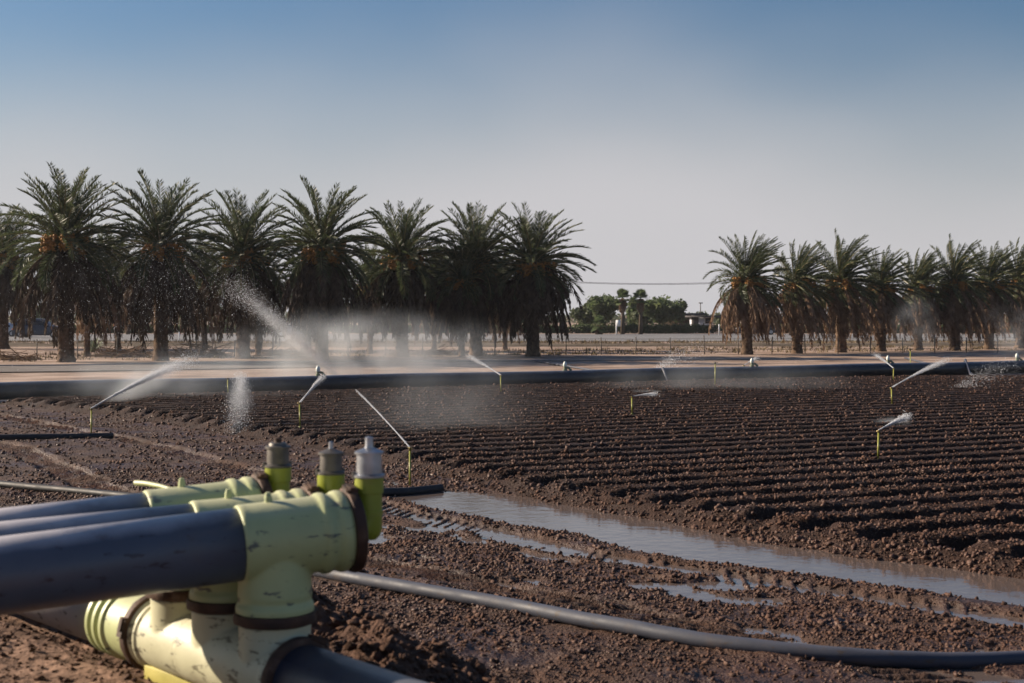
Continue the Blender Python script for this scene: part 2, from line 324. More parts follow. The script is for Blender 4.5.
def ground_z(x, y, parts=False):
    d = edge_d(x, y); pd = pipe_d(x, y)
    r = x * PER[0] + y * PER[1]; s = x * ROW[0] + y * ROW[1]
    infield = sstep(.46, .80, d) * (1 - sstep(-1.6, -.9, pd))
    # beds and furrows
    rr = r + .05 * fbm(s * .5, r * .7, 3, 3)
    ph = np.sin(2 * np.pi * rr / .74)
    bed = .095 * np.tanh(4.5 * (ph + .25))
    heap = np.exp(-((d - .76) / .20) ** 2)
    far_fade = 1 + .15 * sstep(18, 30, y); calm = 1 - .6 * sstep(13, 22, y)
    fld = .06 + bed * sstep(.70, 1.0, d) * far_fade + .035 * heap + .022 * calm * fbm(x * 2.3, y * 2.3, 4, 11) * (1 + heap) + .026 * calm * fbm(x * 9, y * 9, 3, 13) * (1 + heap)
    # muddy track with ditch, wheel ruts and lug prints
    ditch = -.17 * np.exp(-((d + .04 + .12 * fbm(x * .5, y * .5, 3, 21)) / .50) ** 2) * (1 - .8 * sstep(16.8, 18.6, y))
    rough = .026 * fbm(x * 2.0, y * 2.0, 4, 41) + .030 * fbm(x * 9, y * 9, 4, 43, .6)
    lug = lambda c, wdt, k: (1 - sstep(wdt * .8, wdt, np.abs(d - c))), (s * 0)
    tr = 0
    al = x * .68 - y * .73                                # distance along the track
    for c, wdt, sg in ((-1.22, .21, 1), (-3.05, .24, -1)):
        msk = 1 - sstep(wdt * .75, wdt * 1.1, np.abs(d - c))
        tr = tr + msk * (-.040 +     .032 * (.35 + 1.1 * vnoise(x * 1.1, y * 1.1, 77)) * np.tanh(2.5 * np.sin(2 * np.pi * (al + sg * (d - c) * .8) / .17)))
        tr = tr + .014 * np.exp(-((np.abs(d - c) - wdt * 1.25) / .08) ** 2)
    wet = (-.018 - .05 * sstep(.12, .40, fbm(al * 1.5, d * 3.2, 3, 63))) * sstep(-3.0, -2.7, d) * (1 - sstep(-1.1, -.9, d)) * (1 - sstep(16, 19, y))
    trk = rough * (1 - .4 * sstep(-4.2, -3.8, d)) + ditch + tr + wet
    z = trk * (1 - infield) + fld * infield
    fade = 1 - sstep(-1.5, -.7, pd)                       # behind the main pipe the ground is flat
    z = z * fade + .02 * fbm(x * .8, y * .8, 4, 61) * (1 - fade)
    z = z * (1 - sstep(45, 60, np.hypot(x, y)))
    mh = mound_h(x, y)
    z = np.where(mh > .01, z * (1 - sstep(.0, .25, mh)) + mh, z)
    if parts: return z, d, pd, mh
    return z
ang = np.concatenate([np.arange(-math.pi, -.50, .12), np.arange(-.50, .5001, .0017), np.arange(.56, math.pi, .12), ])
rad = [.15, .8, 1.6, 2.6, 3.4]
r_ = 4.0
while r_ < 58: rad.append(r_); r_ *= 1.0036
while r_ < 220: rad.append(r_); r_ *= 1.03
while r_ < 5000: rad.append(r_); r_ *= 1.25
rad = np.array(rad)
A, RR = np.meshgrid(ang, rad, indexing='xy')
gx, gy = RR * np.sin(A), RR * np.cos(A)
gz, gd, gpd, gmh = ground_z(gx, gy, True)
nr, na = A.shape
i, j = np.meshgrid(np.arange(nr - 1), np.arange(na), indexing='ij'); i, j = i.ravel(), j.ravel(); k = (j + 1) % na
quads = np.stack([i * na + j, i * na + k, (i + 1) * na + k, (i + 1) * na + j], 1)[:, ::-1]
V = np.stack([gx.ravel(), gy.ravel(), gz.ravel()], 1)
fd = gd.ravel()[quads].mean(1); fp = gpd.ravel()[quads].mean(1); fm = gmh.ravel()[quads].mean(1)
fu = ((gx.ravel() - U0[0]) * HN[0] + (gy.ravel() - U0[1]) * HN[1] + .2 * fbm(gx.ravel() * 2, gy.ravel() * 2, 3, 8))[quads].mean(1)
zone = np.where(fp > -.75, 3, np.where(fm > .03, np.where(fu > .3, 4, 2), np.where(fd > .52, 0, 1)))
def sub(name, mask, m):
    q = quads[mask]; u, inv = np.unique(q, return_inverse=True)
    o = link(name, npmesh(name, V[u], [inv.reshape(q.shape)]), m, smooth=True); o['kind'] = 'structure'; return o
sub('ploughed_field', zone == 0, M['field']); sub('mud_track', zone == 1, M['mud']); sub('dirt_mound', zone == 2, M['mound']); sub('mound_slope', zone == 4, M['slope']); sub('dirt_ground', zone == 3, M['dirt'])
# standing water: one level sheet, kept where the ground dips below it
WZ = -.040
cell = gz.ravel()[quads].min(1) < WZ + .004
wm = cell & (fd < .75) & (fd > -3.5) & (fm < .02) & (fp < -3) & (np.abs(A.ravel()[quads[:, 0]]) < .5) & (V[quads[:, 0], 1] < 30)
q = quads[wm]; u, inv = np.unique(q, return_inverse=True); Wv = V[u].copy(); Wv[:, 2] = WZ
o = link('puddle_water', npmesh('puddle_water', Wv, [inv.reshape(q.shape)]), M['water'], smooth=True); o['kind'] = 'structure'
tag(o, 'shallow muddy water standing in the ditch and wheel ruts beside the field', 'puddle', kind='structure')

# ------------------------------------------------------------------ soil clods
def ico():
    bm = bmesh.new(); bmesh.ops.create_icosphere(bm, subdivisions=1, radius=1)
    v = np.array([x.co[:] for x in bm.verts]); f = np.array([[x.index for x in p.verts] for p in bm.faces]); bm.free(); return v, f
IV, IF = ico()
SHAPES = [IV * (1 + rng.uniform(-.55, .5, (len(IV), 1))) * rng.uniform(.5, 1.35, (1, 3)) for _ in range(24)]
def rand_rot(n):
    q = rng.normal(size=(n, 4)); q /= np.linalg.norm(q, axis=1)[:, None]; a, b, c, d = q.T
    return np.stack([np.stack([1 - 2 * (c * c + d * d), 2 * (b * c - d * a), 2 * (b * d + c * a)], 1),
                     np.stack([2 * (b * c + d * a), 1 - 2 * (b * b + d * d), 2 * (c * d - b * a)], 1),
                     np.stack([2 * (b * d - c * a), 2 * (c * d + b * a), 1 - 2 * (b * b + c * c)], 1)], 1)
def scatter(name, pts, size, m, label, cat):
    n = len(pts); rot = rand_rot(n); sh = np.array(SHAPES)[rng.integers(0, len(SHAPES), n)]
    W = np.einsum('nij,nkj->nki', rot, sh) * size[:, None, None]; W[:, :, 2] *= .8
    W += pts[:, None, :]
    f = (IF[None] + (np.arange(n) * len(IV))[:, None, None]).reshape(-1, 3)
    o = link(name, npmesh(name, W.reshape(-1, 3), [f]), m)
    return tag(o, label, cat, kind='stuff')
def polar(n, r0, r1, a=.40):
    r = np.sqrt(rng.uniform(r0 * r0, r1 * r1, n)); t = rng.uniform(-a, a, n); return r * np.sin(t), r * np.cos(t)
fx, fy, fs, tx, ty, ts, mx_, my_, ms = [], [], [], [], [], [], [], [], []
for r0, r1, dens, med in ((5.2, 10, 1250, .0070), (10, 15, 1100, .0086), (15, 21, 480, .0100), (21, 32, 130, .0115), (32, 52, 50, .0135)):
    n = int(dens * .4 * (r1 * r1 - r0 * r0)); x, y = polar(n, r0, r1)
    z, d, pd, mh = ground_z(x, y, True); sz = np.clip(med * np.exp(rng.normal(0, .62, n)), .003, med * 3.0)
    clump = fbm(x * 1.2, y * 1.2, 3, 71)
    keep = (pd < -.9)
    bt = np.sin(2 * np.pi * ((x * PER[0] + y * PER[1]) + .05 * fbm((x * ROW[0] + y * ROW[1]) * .5, (x * PER[0] + y * PER[1]) * .7, 3, 3)) / .74) > -.35
    f_ = keep & (d > .5) & ((rng.random(n) < np.where(bt, .85, .18)) | (d < 1.0))
    sz = np.where((d > .3) & (d < .85), sz * 1.2, sz)
    t_ = keep & (d <= .5) & (mh < .03) & (z > WZ - .005) & (clump + rng.normal(0, .2, n) > -.30)
    um = (x - U0[0]) * HN[0] + (y - U0[1]) * HN[1]; m_ = (mh >= .03) & (rng.random(n) < np.where(um > .3, .95, .4)); sz = np.where((mh >= .03) & (um > .3), sz * 1.7, sz)
    # few clods inside the ruts
    t_ &= ~((np.abs(d + 1.22) < .2) & (rng.random(n) < .93)) & ~((np.abs(d + 3.05) < .24) & (rng.random(n) < .93))
    for sel, X_, Y_, S_ in ((f_, fx, fy, fs), (t_, tx, ty, ts), (m_, mx_, my_, ms)):
        X_.append(x[sel]); Y_.append(y[sel]); S_.append(sz[sel])
def go(X_, Y_, S_, *a):
    x, y, s_ = np.concatenate(X_), np.concatenate(Y_), np.concatenate(S_)
    return scatter(a[0], np.stack([x, y, ground_z(x, y) + s_ * .25], 1), s_, *a[1:])
go(fx, fy, fs, 'field_clods', M['clod'], 'dark brown soil clods lying over the ploughed beds', 'soil clods')
go(tx, ty, ts, 'mud_clods', M['clod'], 'wet brown crumbs of soil covering the muddy track', 'soil clods')
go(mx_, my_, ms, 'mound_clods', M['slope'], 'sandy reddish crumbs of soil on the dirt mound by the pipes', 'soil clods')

# ------------------------------------------------------------------ far ground: road, shoulder bank, grass
def strip(name, y0, y1, z, m, x0=-260, x1=300, dy=0):
    xs = np.linspace(x0, x1, 60)
    Vv = np.concatenate([np.stack([xs, np.full(60, y0) + dy * xs, np.full(60, z)], 1), np.stack([xs, np.full(60, y1) + dy * xs, np.full(60, z)], 1)])
    f = np.array([[a, a + 1, a + 61, a + 60] for a in range(59)])
    o = link(name, npmesh(name, Vv, [f]), m); o['kind'] = 'structure'; return o
strip('road', 118, 163, .03, M['asphalt'])
strip('road_marking', 120.0, 120.3, .036, M['line']); strip('road_marking', 140, 140.25, .036, M['line']); strip('road_marking', 161, 161.3, .036, M['line'])
lane = [G(-420, 377), G(-100, 374.5), G(150, 371), G(345, 367.2), G(345, 365.4), G(150, 365.6), G(-100, 366.6), G(-420, 368)]
o = link('farm_lane', npmesh('farm_lane', np.array([[p.x, p.y, .045] for p in lane]), [np.array([[0, 1, 6, 7], [1, 2, 5, 6], [2, 3, 4, 5]])]), M['lane']); o['kind'] = 'structure'
def bank(name, yc, wd, hh, m, seed):
    xs = np.arange(-150, 190, .5); ts_ = np.linspace(-1, 1, 13)
    X_, T_ = np.meshgrid(xs, ts_, indexing='ij')
    Y_ = yc + T_ * wd + .5 * fbm(X_ * .1, T_ * 0, 3, seed); Z_ = -.05 + (hh * (.75 + .5 * fbm(X_ * .4, T_ * 2, 4, seed + 3))) * (1 - T_ ** 2)
    a, b_ = X_.shape; i, j = np.meshgrid(np.arange(a - 1), np.arange(b_ - 1), indexing='ij'); i, j = i.ravel(), j.ravel()
    o = link(name, npmesh(name, np.stack([X_.ravel(), Y_.ravel(), Z_.ravel()], 1), [np.stack([i * b_ + j, (i + 1) * b_ + j, (i + 1) * b_ + j + 1, i * b_ + j + 1], 1)]), m, smooth=True)
    o['kind'] = 'structure'
bank('shoulder_bank', 101, 2.2, .34, M['bank'], 5)
# dry grass along the shoulder and between the palms
def tufts(name, xs, ys, hgt, m, label, blades=9, spread=.18):
    n = len(xs); b_ = MB()
    Vv, T_ = [], []
    for x, y, h in zip(xs, ys, hgt):
        a = rng.uniform(0, 6.28, blades); l = h * rng.uniform(.5, 1.1, blades); ox, oy = rng.normal(0, spread, (2, blades))
        bx, by = x + ox, y + oy
        wd = .02 + .02 * rng.random(blades)
        p0 = np.stack([bx - wd * np.sin(a), by + wd * np.cos(a), np.zeros(blades)], 1); p1 = np.stack([bx + wd * np.sin(a), by - wd * np.cos(a), np.zeros(blades)], 1)
        tp = np.stack([bx + np.cos(a) * l * .5, by + np.sin(a) * l * .5, l], 1)
        Vv.append(np.stack([p0, p1, tp], 1).reshape(-1, 3))
    Vv = np.concatenate(Vv); T_ = np.arange(len(Vv)).reshape(-1, 3)
    o = link(name, npmesh(name, Vv, [T_]), m); return tag(o, label, 'grass', kind='stuff')
xs = rng.uniform(-45, 60, 1500); ys = rng.uniform(104, 118, 1500)
tufts('dry_grass', xs, ys, rng.uniform(.1, .35, 1500), M['drygrass'], 'dry straw coloured grass growing along the road shoulder')
xs = rng.uniform(-26, 32, 700); ys = 66 + .39 * (xs + 21) + rng.uniform(2, 16, 700)
tufts('sparse_weeds', xs, ys, rng.uniform(.06, .25, 700), M['drygrass'], 'thin dry weeds scattered on the bare dirt between the palms and fence')

# ------------------------------------------------------------------ the pipe manifold in the foreground
man = empty('pipe_manifold', (U0[0], U0[1], .60))
tag(man, 'pale green pipe manifold carrying three dark pipes and three air valves on the dirt mound', 'pipe manifold')
bpy.context.view_layer.update()
MI = Matrix.Translation((-U0[0], -U0[1], -.60))
def inman(o, parent=man):
    o.data.transform(MI); o.parent = parent; return o
AZ = .742                                               # header axis height
hv = Vector((HV[0], HV[1], 0)).normalized()
def hp(t, z=AZ): return Vector((U0[0] + hv.x * t, U0[1] + hv.y * t, z))
HR = .155
SEG = [(0, (275, 539.3, 5.8), (0, 575.8, 5.38), (352, 5.87)), (.385, (227, 534.6, 6.09), (0, 558.5, 5.71), (312, 6.13)), (.751, (184, 521.3, 6.36), (0, 543.4, 6.02), (262, 6.42))]
# header: one welded body with three risers
b = MB()
prof = [(-.165, .001), (-.165, HR + .008), (-.12, HR + .008), (-.115, HR)]
for t in (.19, .57):
    prof += [(t - .006, HR), (t - .003, HR - .004), (t + .003, HR - .004), (t + .006, HR)]
prof += [(.905, HR), (.91, HR + .010), (.93, HR + .010), (.935, HR), (.955, HR), (.96, HR + .010), (.98, HR + .010), (.985, .001)]
b.lathe(hp(0), hv, prof, 64)
for t, *_ in SEG:
    b.lathe(hp(t, AZ), (0, 0, 1), [(0, .001), (0, .143), (.19, .146), (.205, .150), (.21, .001)], 48)
o = inman(b.build('header_pipe', M['cream_paint'], auto=35))
rm = o.modifiers.new('weld', 'REMESH'); rm.mode = 'VOXEL'; rm.voxel_size = .006; rm.use_smooth_shade = True
sm = o.modifiers.new('fillet', 'SMOOTH'); sm.factor = .5; sm.iterations = 6
def ring(name, c, ax, r, wdt, m, latch_dir=None, parent=man, lug=True):
    b = MB(); h = wdt / 2
    b.lathe(c, ax, [(-h, r - .03), (-h, r), (-h * .75, r + .014), (-h * .2, r + .017), (h * .2, r + .017), (h * .75, r + .014), (h, r), (h, r - .03)], 56)
    for k_ in range(len(b.v)):                            # rusty, slightly uneven band
        q_ = b.v[k_]; cc_ = np.array(list(c)); e_ = (q_ - cc_); nn_ = fbm(q_[:, 0] * 31 + q_[:, 2] * 23, q_[:, 1] * 31 - q_[:, 2] * 17, 3, 19); b.v[k_] = cc_ + e_ * (1 + .022 * nn_[:, None])
    o = inman(b.build(name, m, auto=40), parent)
    if latch_dir is not None:
        ld = Vector(latch_dir).normalized(); ax = Vector(ax).normalized(); sd_ = ax.cross(ld)
        rot = Matrix((sd_, ax, ld)).transposed()
        b = MB(); cc = Vector(c) + ld * (r + .014)
        b.box(cc, (.09, wdt * .8, .016), rot); b.box(cc + ld * .010 + sd_ * .012, (.06, wdt * .45, .010), rot)
        b.tube([cc + sd_ * .03 - ax * wdt * .5, cc + sd_ * .03 + ax * wdt * .5], .007, 8)
        l = inman(b.build('latch', m, auto=40), o)
    return o
ring('clamp_ring', hp(-.185), hv, HR + .004, .05, M['rust'], (.4, .3, .9))
ring('clamp_ring', hp(1.0), hv, HR + .010, .055, M['rust'], (-.72, -.62, .25))
# coupler with ribs beyond the left clamp, then the grey supply pipe; the blue drain pipe on the near side
b = MB()
b.lathe(hp(0), hv, [(1.01, .001), (1.01, HR + .012), (1.04, HR + .012), (1.045, HR + .004), (1.22, HR + .004), (1.23, HR + .016), (1.255, HR + .016), (1.265, HR + .000), (1.29, HR + .000), (1.30, HR + .016), (1.325, HR + .016), (1.335, HR + .000), (1.36, HR + .000), (1.37, HR + .015), (1.395, HR + .015), (1.405, HR - .006), (1.41, .001)], 64)
inman(b.build('coupler', M['green_paint'], auto=35))
b = MB(); b.tube([hp(1.38), hp(2.5), hp(4.5, AZ - .02), hp(9, AZ - .10)], HR - .008, 48)
inman(b.build('supply_pipe', M['grey_pipe'], smooth=True))
b = MB(); b.tube([hp(-.18), hp(-1.2, AZ - .01), hp(-3.0, AZ - .05), hp(-6, AZ - .1)], HR - .008, 48)
inman(b.build('drain_pipe', M['drain_pipe'], smooth=True))

TEE = []
for n_, (t, ctr, left, (endx, endY)) in enumerate(SEG):
    C_ = P(*ctr); Lf = P(*left); ax = (C_ - Lf).normalized()
    # extent of the tee along its axis, read from the columns where it starts and ends
    def along(px):
        # point on the axis in that column
        k_ = (px - CX) / F; s_ = (k_ * C_.y - C_.x) / (ax.x - k_ * ax.y); return s_
    a0, a1 = along((238, 192, 146)[n_]), along(endx)
    TR = .157
    b = MB()
    b.lathe(C_, ax, [(a0, .001), (a0, TR - .003), (a0 + .012, TR + .002), (a0 + .04, TR), (a1 - .155, TR), (a1 - .145, TR + .011), (a1 - .118, TR + .011), (a1 - .108, TR + .001),
                     (a1 - .085, TR + .001), (a1 - .075, TR + .012), (a1 - .045, TR + .012), (a1 - .03, TR), (a1, TR - .002), (a1 + .012, TR * .9), (a1 + .022, TR * .5), (a1 + .025, .001)], 64)
    zc = .985
    b.lathe((C_.x, C_.y, zc), (0, 0, 1), [(0, .001), (0, .158), (.03, .160), (.045, .155), (.05, .148), (.065, .148), (.075, .152), (.16, .146), (C_.z - zc, .140), (C_.z - zc + .01, .001)], 56)
    tee = b.build('tee_fitting', M['green_paint'], auto=35); inman(tee)
    rm = tee.modifiers.new('weld', 'REMESH'); rm.mode = 'VOXEL'; rm.voxel_size = .006; rm.use_smooth_shade = True
    sm = tee.modifiers.new('fillet', 'SMOOTH'); sm.factor = .5; sm.iterations = 10
    if n_ == 1: tee['label'] = 'middle tee fitting with shaded flank'
    # pin on the back of the tee
    up = Vector((0, 0, 1)); up = (up - ax * up.dot(ax)).normalized(); sidev = ax.cross(up)
    pn = C_ + ax * along((271, 230, 184)[n_])
    b = MB(); b.tube([pn + up * (TR - .015), pn + up * (TR + .02), pn + up * (TR + .038)], [.019, .015, .009], 12)
    inman(b.build('lifting_pin', M['green_paint'], auto=50), tee)
    # rusty end clamp with its latch, and the joint clamp under the tee
    ring('clamp_ring', C_ + ax * (a1 - .005), ax, TR + .004, .052, M['rust'], tuple(up * .97 + sidev * .15))
    ring('clamp_ring', Vector((C_.x, C_.y, zc - .012)), (0, 0, 1), .153, .052, M['rust'], (.93, .35, 0))
    # the dark pipe plugged into the tee
    b = MB(); e1 = C_ + ax * (a0 + .05)
    b.tube([e1, Lf, Lf - ax * 2.0 - Vector((0, 0, .05)), Lf - ax * 5 - Vector((0, 0, .25))], .1475, 56)
    inman(b.build('feed_pipe', M['blue_pipe'], smooth=True))
    if n_ == 2:   # bar lever lying beyond the far tee
        b = MB(); b.tube([P(172, 489.5, 6.42), P(160, 486, 6.52), P(146, 483.5, 6.62), P(136, 483, 6.68)], [.009, .010, .012, .014], 12)
        inman(b.build('lever', M['green_paint'], auto=50), tee)
    # elbow and air valve on the end
    vx = (366.5, 331, 278)[n_]
    ec = C_ + ax * (a1 + .02); vc = C_ + ax * along(vx)
    if (vc - ec).length < .055: vc = ec + ax * .055
    lr = .054
    b = MB()
    b.tube([ec - ax * .02, ec + (vc - ec) * .35 - up * .005, vc + Vector((0, 0, .0)) - ax * .02, vc + Vector((0, 0, .03)), vc + Vector((0, 0, .08)), vc + Vector((0, 0, .10))], [lr * .9, lr * .95, lr * .98, lr, lr, lr], 24)
    ztop = H - ((477, 474, 467)[n_] - HOR) / F * vc.y
    zb = vc.z + .02
    b.lathe((vc.x, vc.y, zb), (0, 0, 1), [(-.075, .001), (-.072, .03), (-.055, .046), (-.03, lr), (.03, lr), (.032, lr + .004), (.05, lr + .004), (.052, lr), (ztop - zb - .068, lr), (ztop - zb - .065, lr + .006), (ztop - zb - .001, lr + .007), (ztop - zb, .001)], 28)
    el = inman(b.build('valve_elbow', M['lime'], auto=40))
    b = MB(); k1 = (.098, .088, .088)[n_]; br = (.0525, .048, .050)[n_]
    b.lathe((vc.x, vc.y, ztop), (0, 0, 1), [(.001, .001), (.001, br + .013), (.010, br + .013), (.016, br + .002), (k1 - .001, br), (k1, br + .009), (k1 + .008, br + .009), (k1 + .012, br - .006 if n_ else br), (k1 + .024, br * (.42, .35, .8)[n_]), (k1 + .026, .001)], 28)
    vb = inman(b.build('air_valve', M['metal'] if n_ == 0 else M['dark_metal'], auto=40))
    vb['label'] = ('bright metal air valve', 'grey air valve with domed lid', 'dark flat-topped air valve')[n_]
    b = MB(); r0 = (.017, .010, .018)[n_]; hh = (.045, .030, .022)[n_]
    b.lathe((vc.x, vc.y, ztop + k1 + .022), (0, 0, 1), [(0, .001), (0, r0 * 1.15), (hh * .3, r0), (hh, r0), (hh + .004, r0 * .6), (hh + .005, .001)], 16)
    inman(b.build('cap_nut', M['metal'] if n_ != 2 else M['rust'], auto=40), vb)
    for a in (.6, 3.4):
        bb = MB(); bb.tube([Vector((vc.x + (br + .012) * math.cos(a), vc.y + (br + .012) * math.sin(a), ztop - .004)), Vector((vc.x + (br + .012) * math.cos(a), vc.y + (br + .012) * math.sin(a), ztop + .024))], .008, 8)
        inman(bb.build('bolt', M['dark_metal'], auto=40), vb)
# yellow timber under the header
pc = hp(.66, .585) ; rot = Matrix.Rotation(math.atan2(-.35, .94), 4, 'Z')
b = MB(); b.box((0, 0, 0), (.62, .12, .09)); o = b.build('support_block', M['yellow_wood'])
o.location = (pc.x + .02, pc.y - .06, .575); o.rotation_euler = (0, .03, R(-42)); bv = o.modifiers.new('b', 'BEVEL'); bv.width = .008; bv.segments = 2
tag(o, 'yellow painted timber block propping up the pale header pipe', 'timber block')

# ------------------------------------------------------------------ hoses and lateral pipes
def smooth_path(pts, n=14):
    pts = [Vector(p) for p in pts]; out = []
    for i in range(len(pts) - 1):
        p0, p1, p2, p3 = pts[max(i - 1, 0)], pts[i], pts[i + 1], pts[min(i + 2, len(pts) - 1)]
        for k in range(n):
            t = k / n
            out.append(.5 * ((2 * p1) + (p2 - p0) * t + (2 * p0 - 5 * p1 + 4 * p2 - p3) * t * t + (3 * p1 - p0 - 3 * p2 + p3) * t ** 3))
    return out + [pts[-1]]
def hose(name, pix, r, m, label, cat, z=None, pts=None, group=None):
    pts = pts or [G(x, y, 0) for x, y in pix]
    pts = smooth_path(pts)
    if z is None:
        xs = np.array([p.x for p in pts]); ys = np.array([p.y for p in pts]); zz = ground_z(xs, ys)
        k_ = 41; zz = np.convolve(np.pad(zz, k_ // 2, mode='edge'), np.ones(k_) / k_, 'valid')
        for p, q_ in zip(pts, zz): p.z = q_ + r * .85
    o = MB().tube(pts, r, 16).build(name, m, smooth=True)
    return tag(o, label, cat, group)
hose('delivery_hose', [(120, 535), (220, 556), (320, 577), (400, 592), (500, 609), (600, 629), (700, 646), (800, 656.5), (900, 661.5), (1024, 659), (1200, 645)], .054, M['hose'],
     'long grey hose curving across the near mud from behind the manifold', 'hose')
hose('delivery_hose', [(-200, 476), (-60, 483), (0, 487.5), (90, 495), (180, 503), (330, 513)], .05, M['black_hose'], 'black hose on the mud behind the three dark pipes, left edge', 'hose')
hose('lateral_pipe', [(-250, 443), (0, 440), (60, 438.5), (113, 436.5)], .055, M['black_hose'], 'short black pipe end feeding the sprinkler by the left mud bank', 'pipe', group='lateral pipes')
hose('lateral_pipe', [(250, 500), (380, 493), (410, 491), (441, 487.5)], .055, M['black_hose'], 'short black pipe end feeding the sprinkler beside the long puddle', 'pipe', group='lateral pipes')

# main pipe behind the field
mp_ = empty('main_pipe', (MP0.x, MP0.y, 0))
tag(mp_, 'big black plastic main pipe lying along the far side of the field', 'pipe')
MR = .245
def mpt(t, z=MR - .01): return Vector((MP0.x + MPD.x * t, MP0.y + MPD.y * t, z))
b = MB(); pts = []
for t in np.arange(-30, 74, 1.0):
    p = mpt(t); w_ = .05 * math.sin(t * .33) + .03 * math.sin(t * .9 + 1); pts.append(p + MPN * w_ + Vector((0, 0, .012 * math.sin(t * .7))))
b.tube(pts, MR, 40); o = b.build('pipe_barrel', M['main_pipe'], smooth=True); o.data.transform(Matrix.Translation(-mp_.location)); o.parent = mp_
def mt_at(px):
    k_ = (px - CX) / F; return (k_ * MP0.y - MP0.x) / (MPD.x - k_ * MPD.y)
for px in (318, 565, 752, 888, 1017):
    t = mt_at(px); c = mpt(t, 2 * MR - .02)
    b = MB(); b.lathe(c, (0, 0, 1), [(0, .001), (0, .075), (.05, .07), (.06, .045), (.12, .045)], 16)
    b.tube([c + Vector((0, 0, .09)), c + MPD * .10 + Vector((0, 0, .09)) - MPN * .04, c + MPD * .17 - MPN * .1 + Vector((0, 0, 0))], .04, 10)
    v = b.build('outlet_valve', M['agave'], auto=40); v.data.transform(Matrix.Translation(-mp_.location)); v.parent = mp_
    b = MB(); b.lathe(c + Vector((0, 0, .12)), (0, 0, 1), [(0, .001), (0, .045), (.02, .062), (.10, .062), (.12, .045), (.16, .03), (.165, .001)], 12)
    v2 = b.build('valve_cap', M['white_plastic'], auto=40); v2.data.transform(Matrix.Translation(-mp_.location)); v2.parent = v
def over(px0, py0, px1, py1, label):
    a, c = G(px0, py0), G(px1, py1); mid = a.lerp(c, .5)
    pts = []
    for k_ in np.linspace(0, 1, 40):
        p = a.lerp(c, k_); d_ = abs(pipe_d(p.x, p.y)); p.z = .05 + (2 * MR + .02) * math.exp(-(d_ / .42) ** 2) ; pts.append(p)
    o = MB().tube(pts, .045, 12).build('crossing_hose', M['hose'], smooth=True)
    return tag(o, label, 'hose', 'hoses crossing the main pipe')
over(535, 362, 668, 384, 'dark hose crossing the big black main pipe between the two palm groups')
over(905, 359, 975, 377, 'dark hose crossing the big black main pipe in front of the right palms')
hose('supply_line', [(-300, 364), (0, 367), (200, 364), (330, 362.5), (500, 361.5), (640, 361), (760, 360)], .055, M['grey_pipe'], 'thin grey pipe lying on the dirt in the shade of the palms', 'pipe')
hose('drip_line', [(-200, 407), (0, 403.5), (60, 402), (110, 401), (170, 399.5)], .05, M['grey_pipe'], 'thin grey line along the foot of the main pipe, left side', 'hose')

# ------------------------------------------------------------------ water: jets, drops, mist
def drops(pts, size):
    n = len(pts); T4 = np.array([[1, 1, 1], [1, -1, -1], [-1, 1, -1], [-1, -1, 1]]) * .75
    W = np.einsum('nij,kj->nki', rand_rot(n), T4) * size[:, None, None] + pts[:, None, :]
    f = (np.array([[0, 1, 2], [0, 3, 1], [0, 2, 3], [1, 3, 2]])[None] + (np.arange(n) * 4)[:, None, None]).reshape(-1, 3)
    return W.reshape(-1, 3), f
def jet(start, end, sag, label, r0=.010, r1=.045, nd=1500, spread=.16, tail=.5, size=.0036, core=True):
    """a bent stream from the nozzle that breaks up into drops towards the end and falls beyond it"""
    a, c = Vector(start), Vector(end); root = empty('water_jet', a)
    def at(k_): 
        p = a.lerp(c, k_); p.z += sag * 4 * k_ * (1 - k_) if k_ <= 1 else -sag * 4 * (k_ - 1) * k_; return p
    if core:
        n = 40; pts = [at(k_) - a for k_ in np.linspace(0, .93 if nd < 4000 else .55, n)]
        rr_ = np.interp(np.linspace(0, 1, n), [0, .55, 1], [r0, r0 * .85, r0 * .2]) * rng.uniform(.75, 1.25, n)
        MB().tube(pts, rr_, 6).build('stream', M['jet'], root, smooth=True)
    k_ = rng.beta(1.5, 1.9, nd) * (1 + tail)
    base = np.array([list(at(x) - a) for x in k_])
    sp = spread * (.04 + .96 * (k_ / (1 + tail)) ** 1.8)
    pts = base + np.clip(rng.normal(0, 1, (nd, 3)), -2.2, 2.2) * sp[:, None] * np.array([1, 1, .8])
    Wv, f = drops(pts, size * np.exp(rng.normal(0, .4, nd)))
    o = link('drops', npmesh('drops', Wv, [f]), M['spray'], root); o['kind'] = 'stuff'
    tag(root, label, 'water jet', 'water jets from the sprinklers'); return root
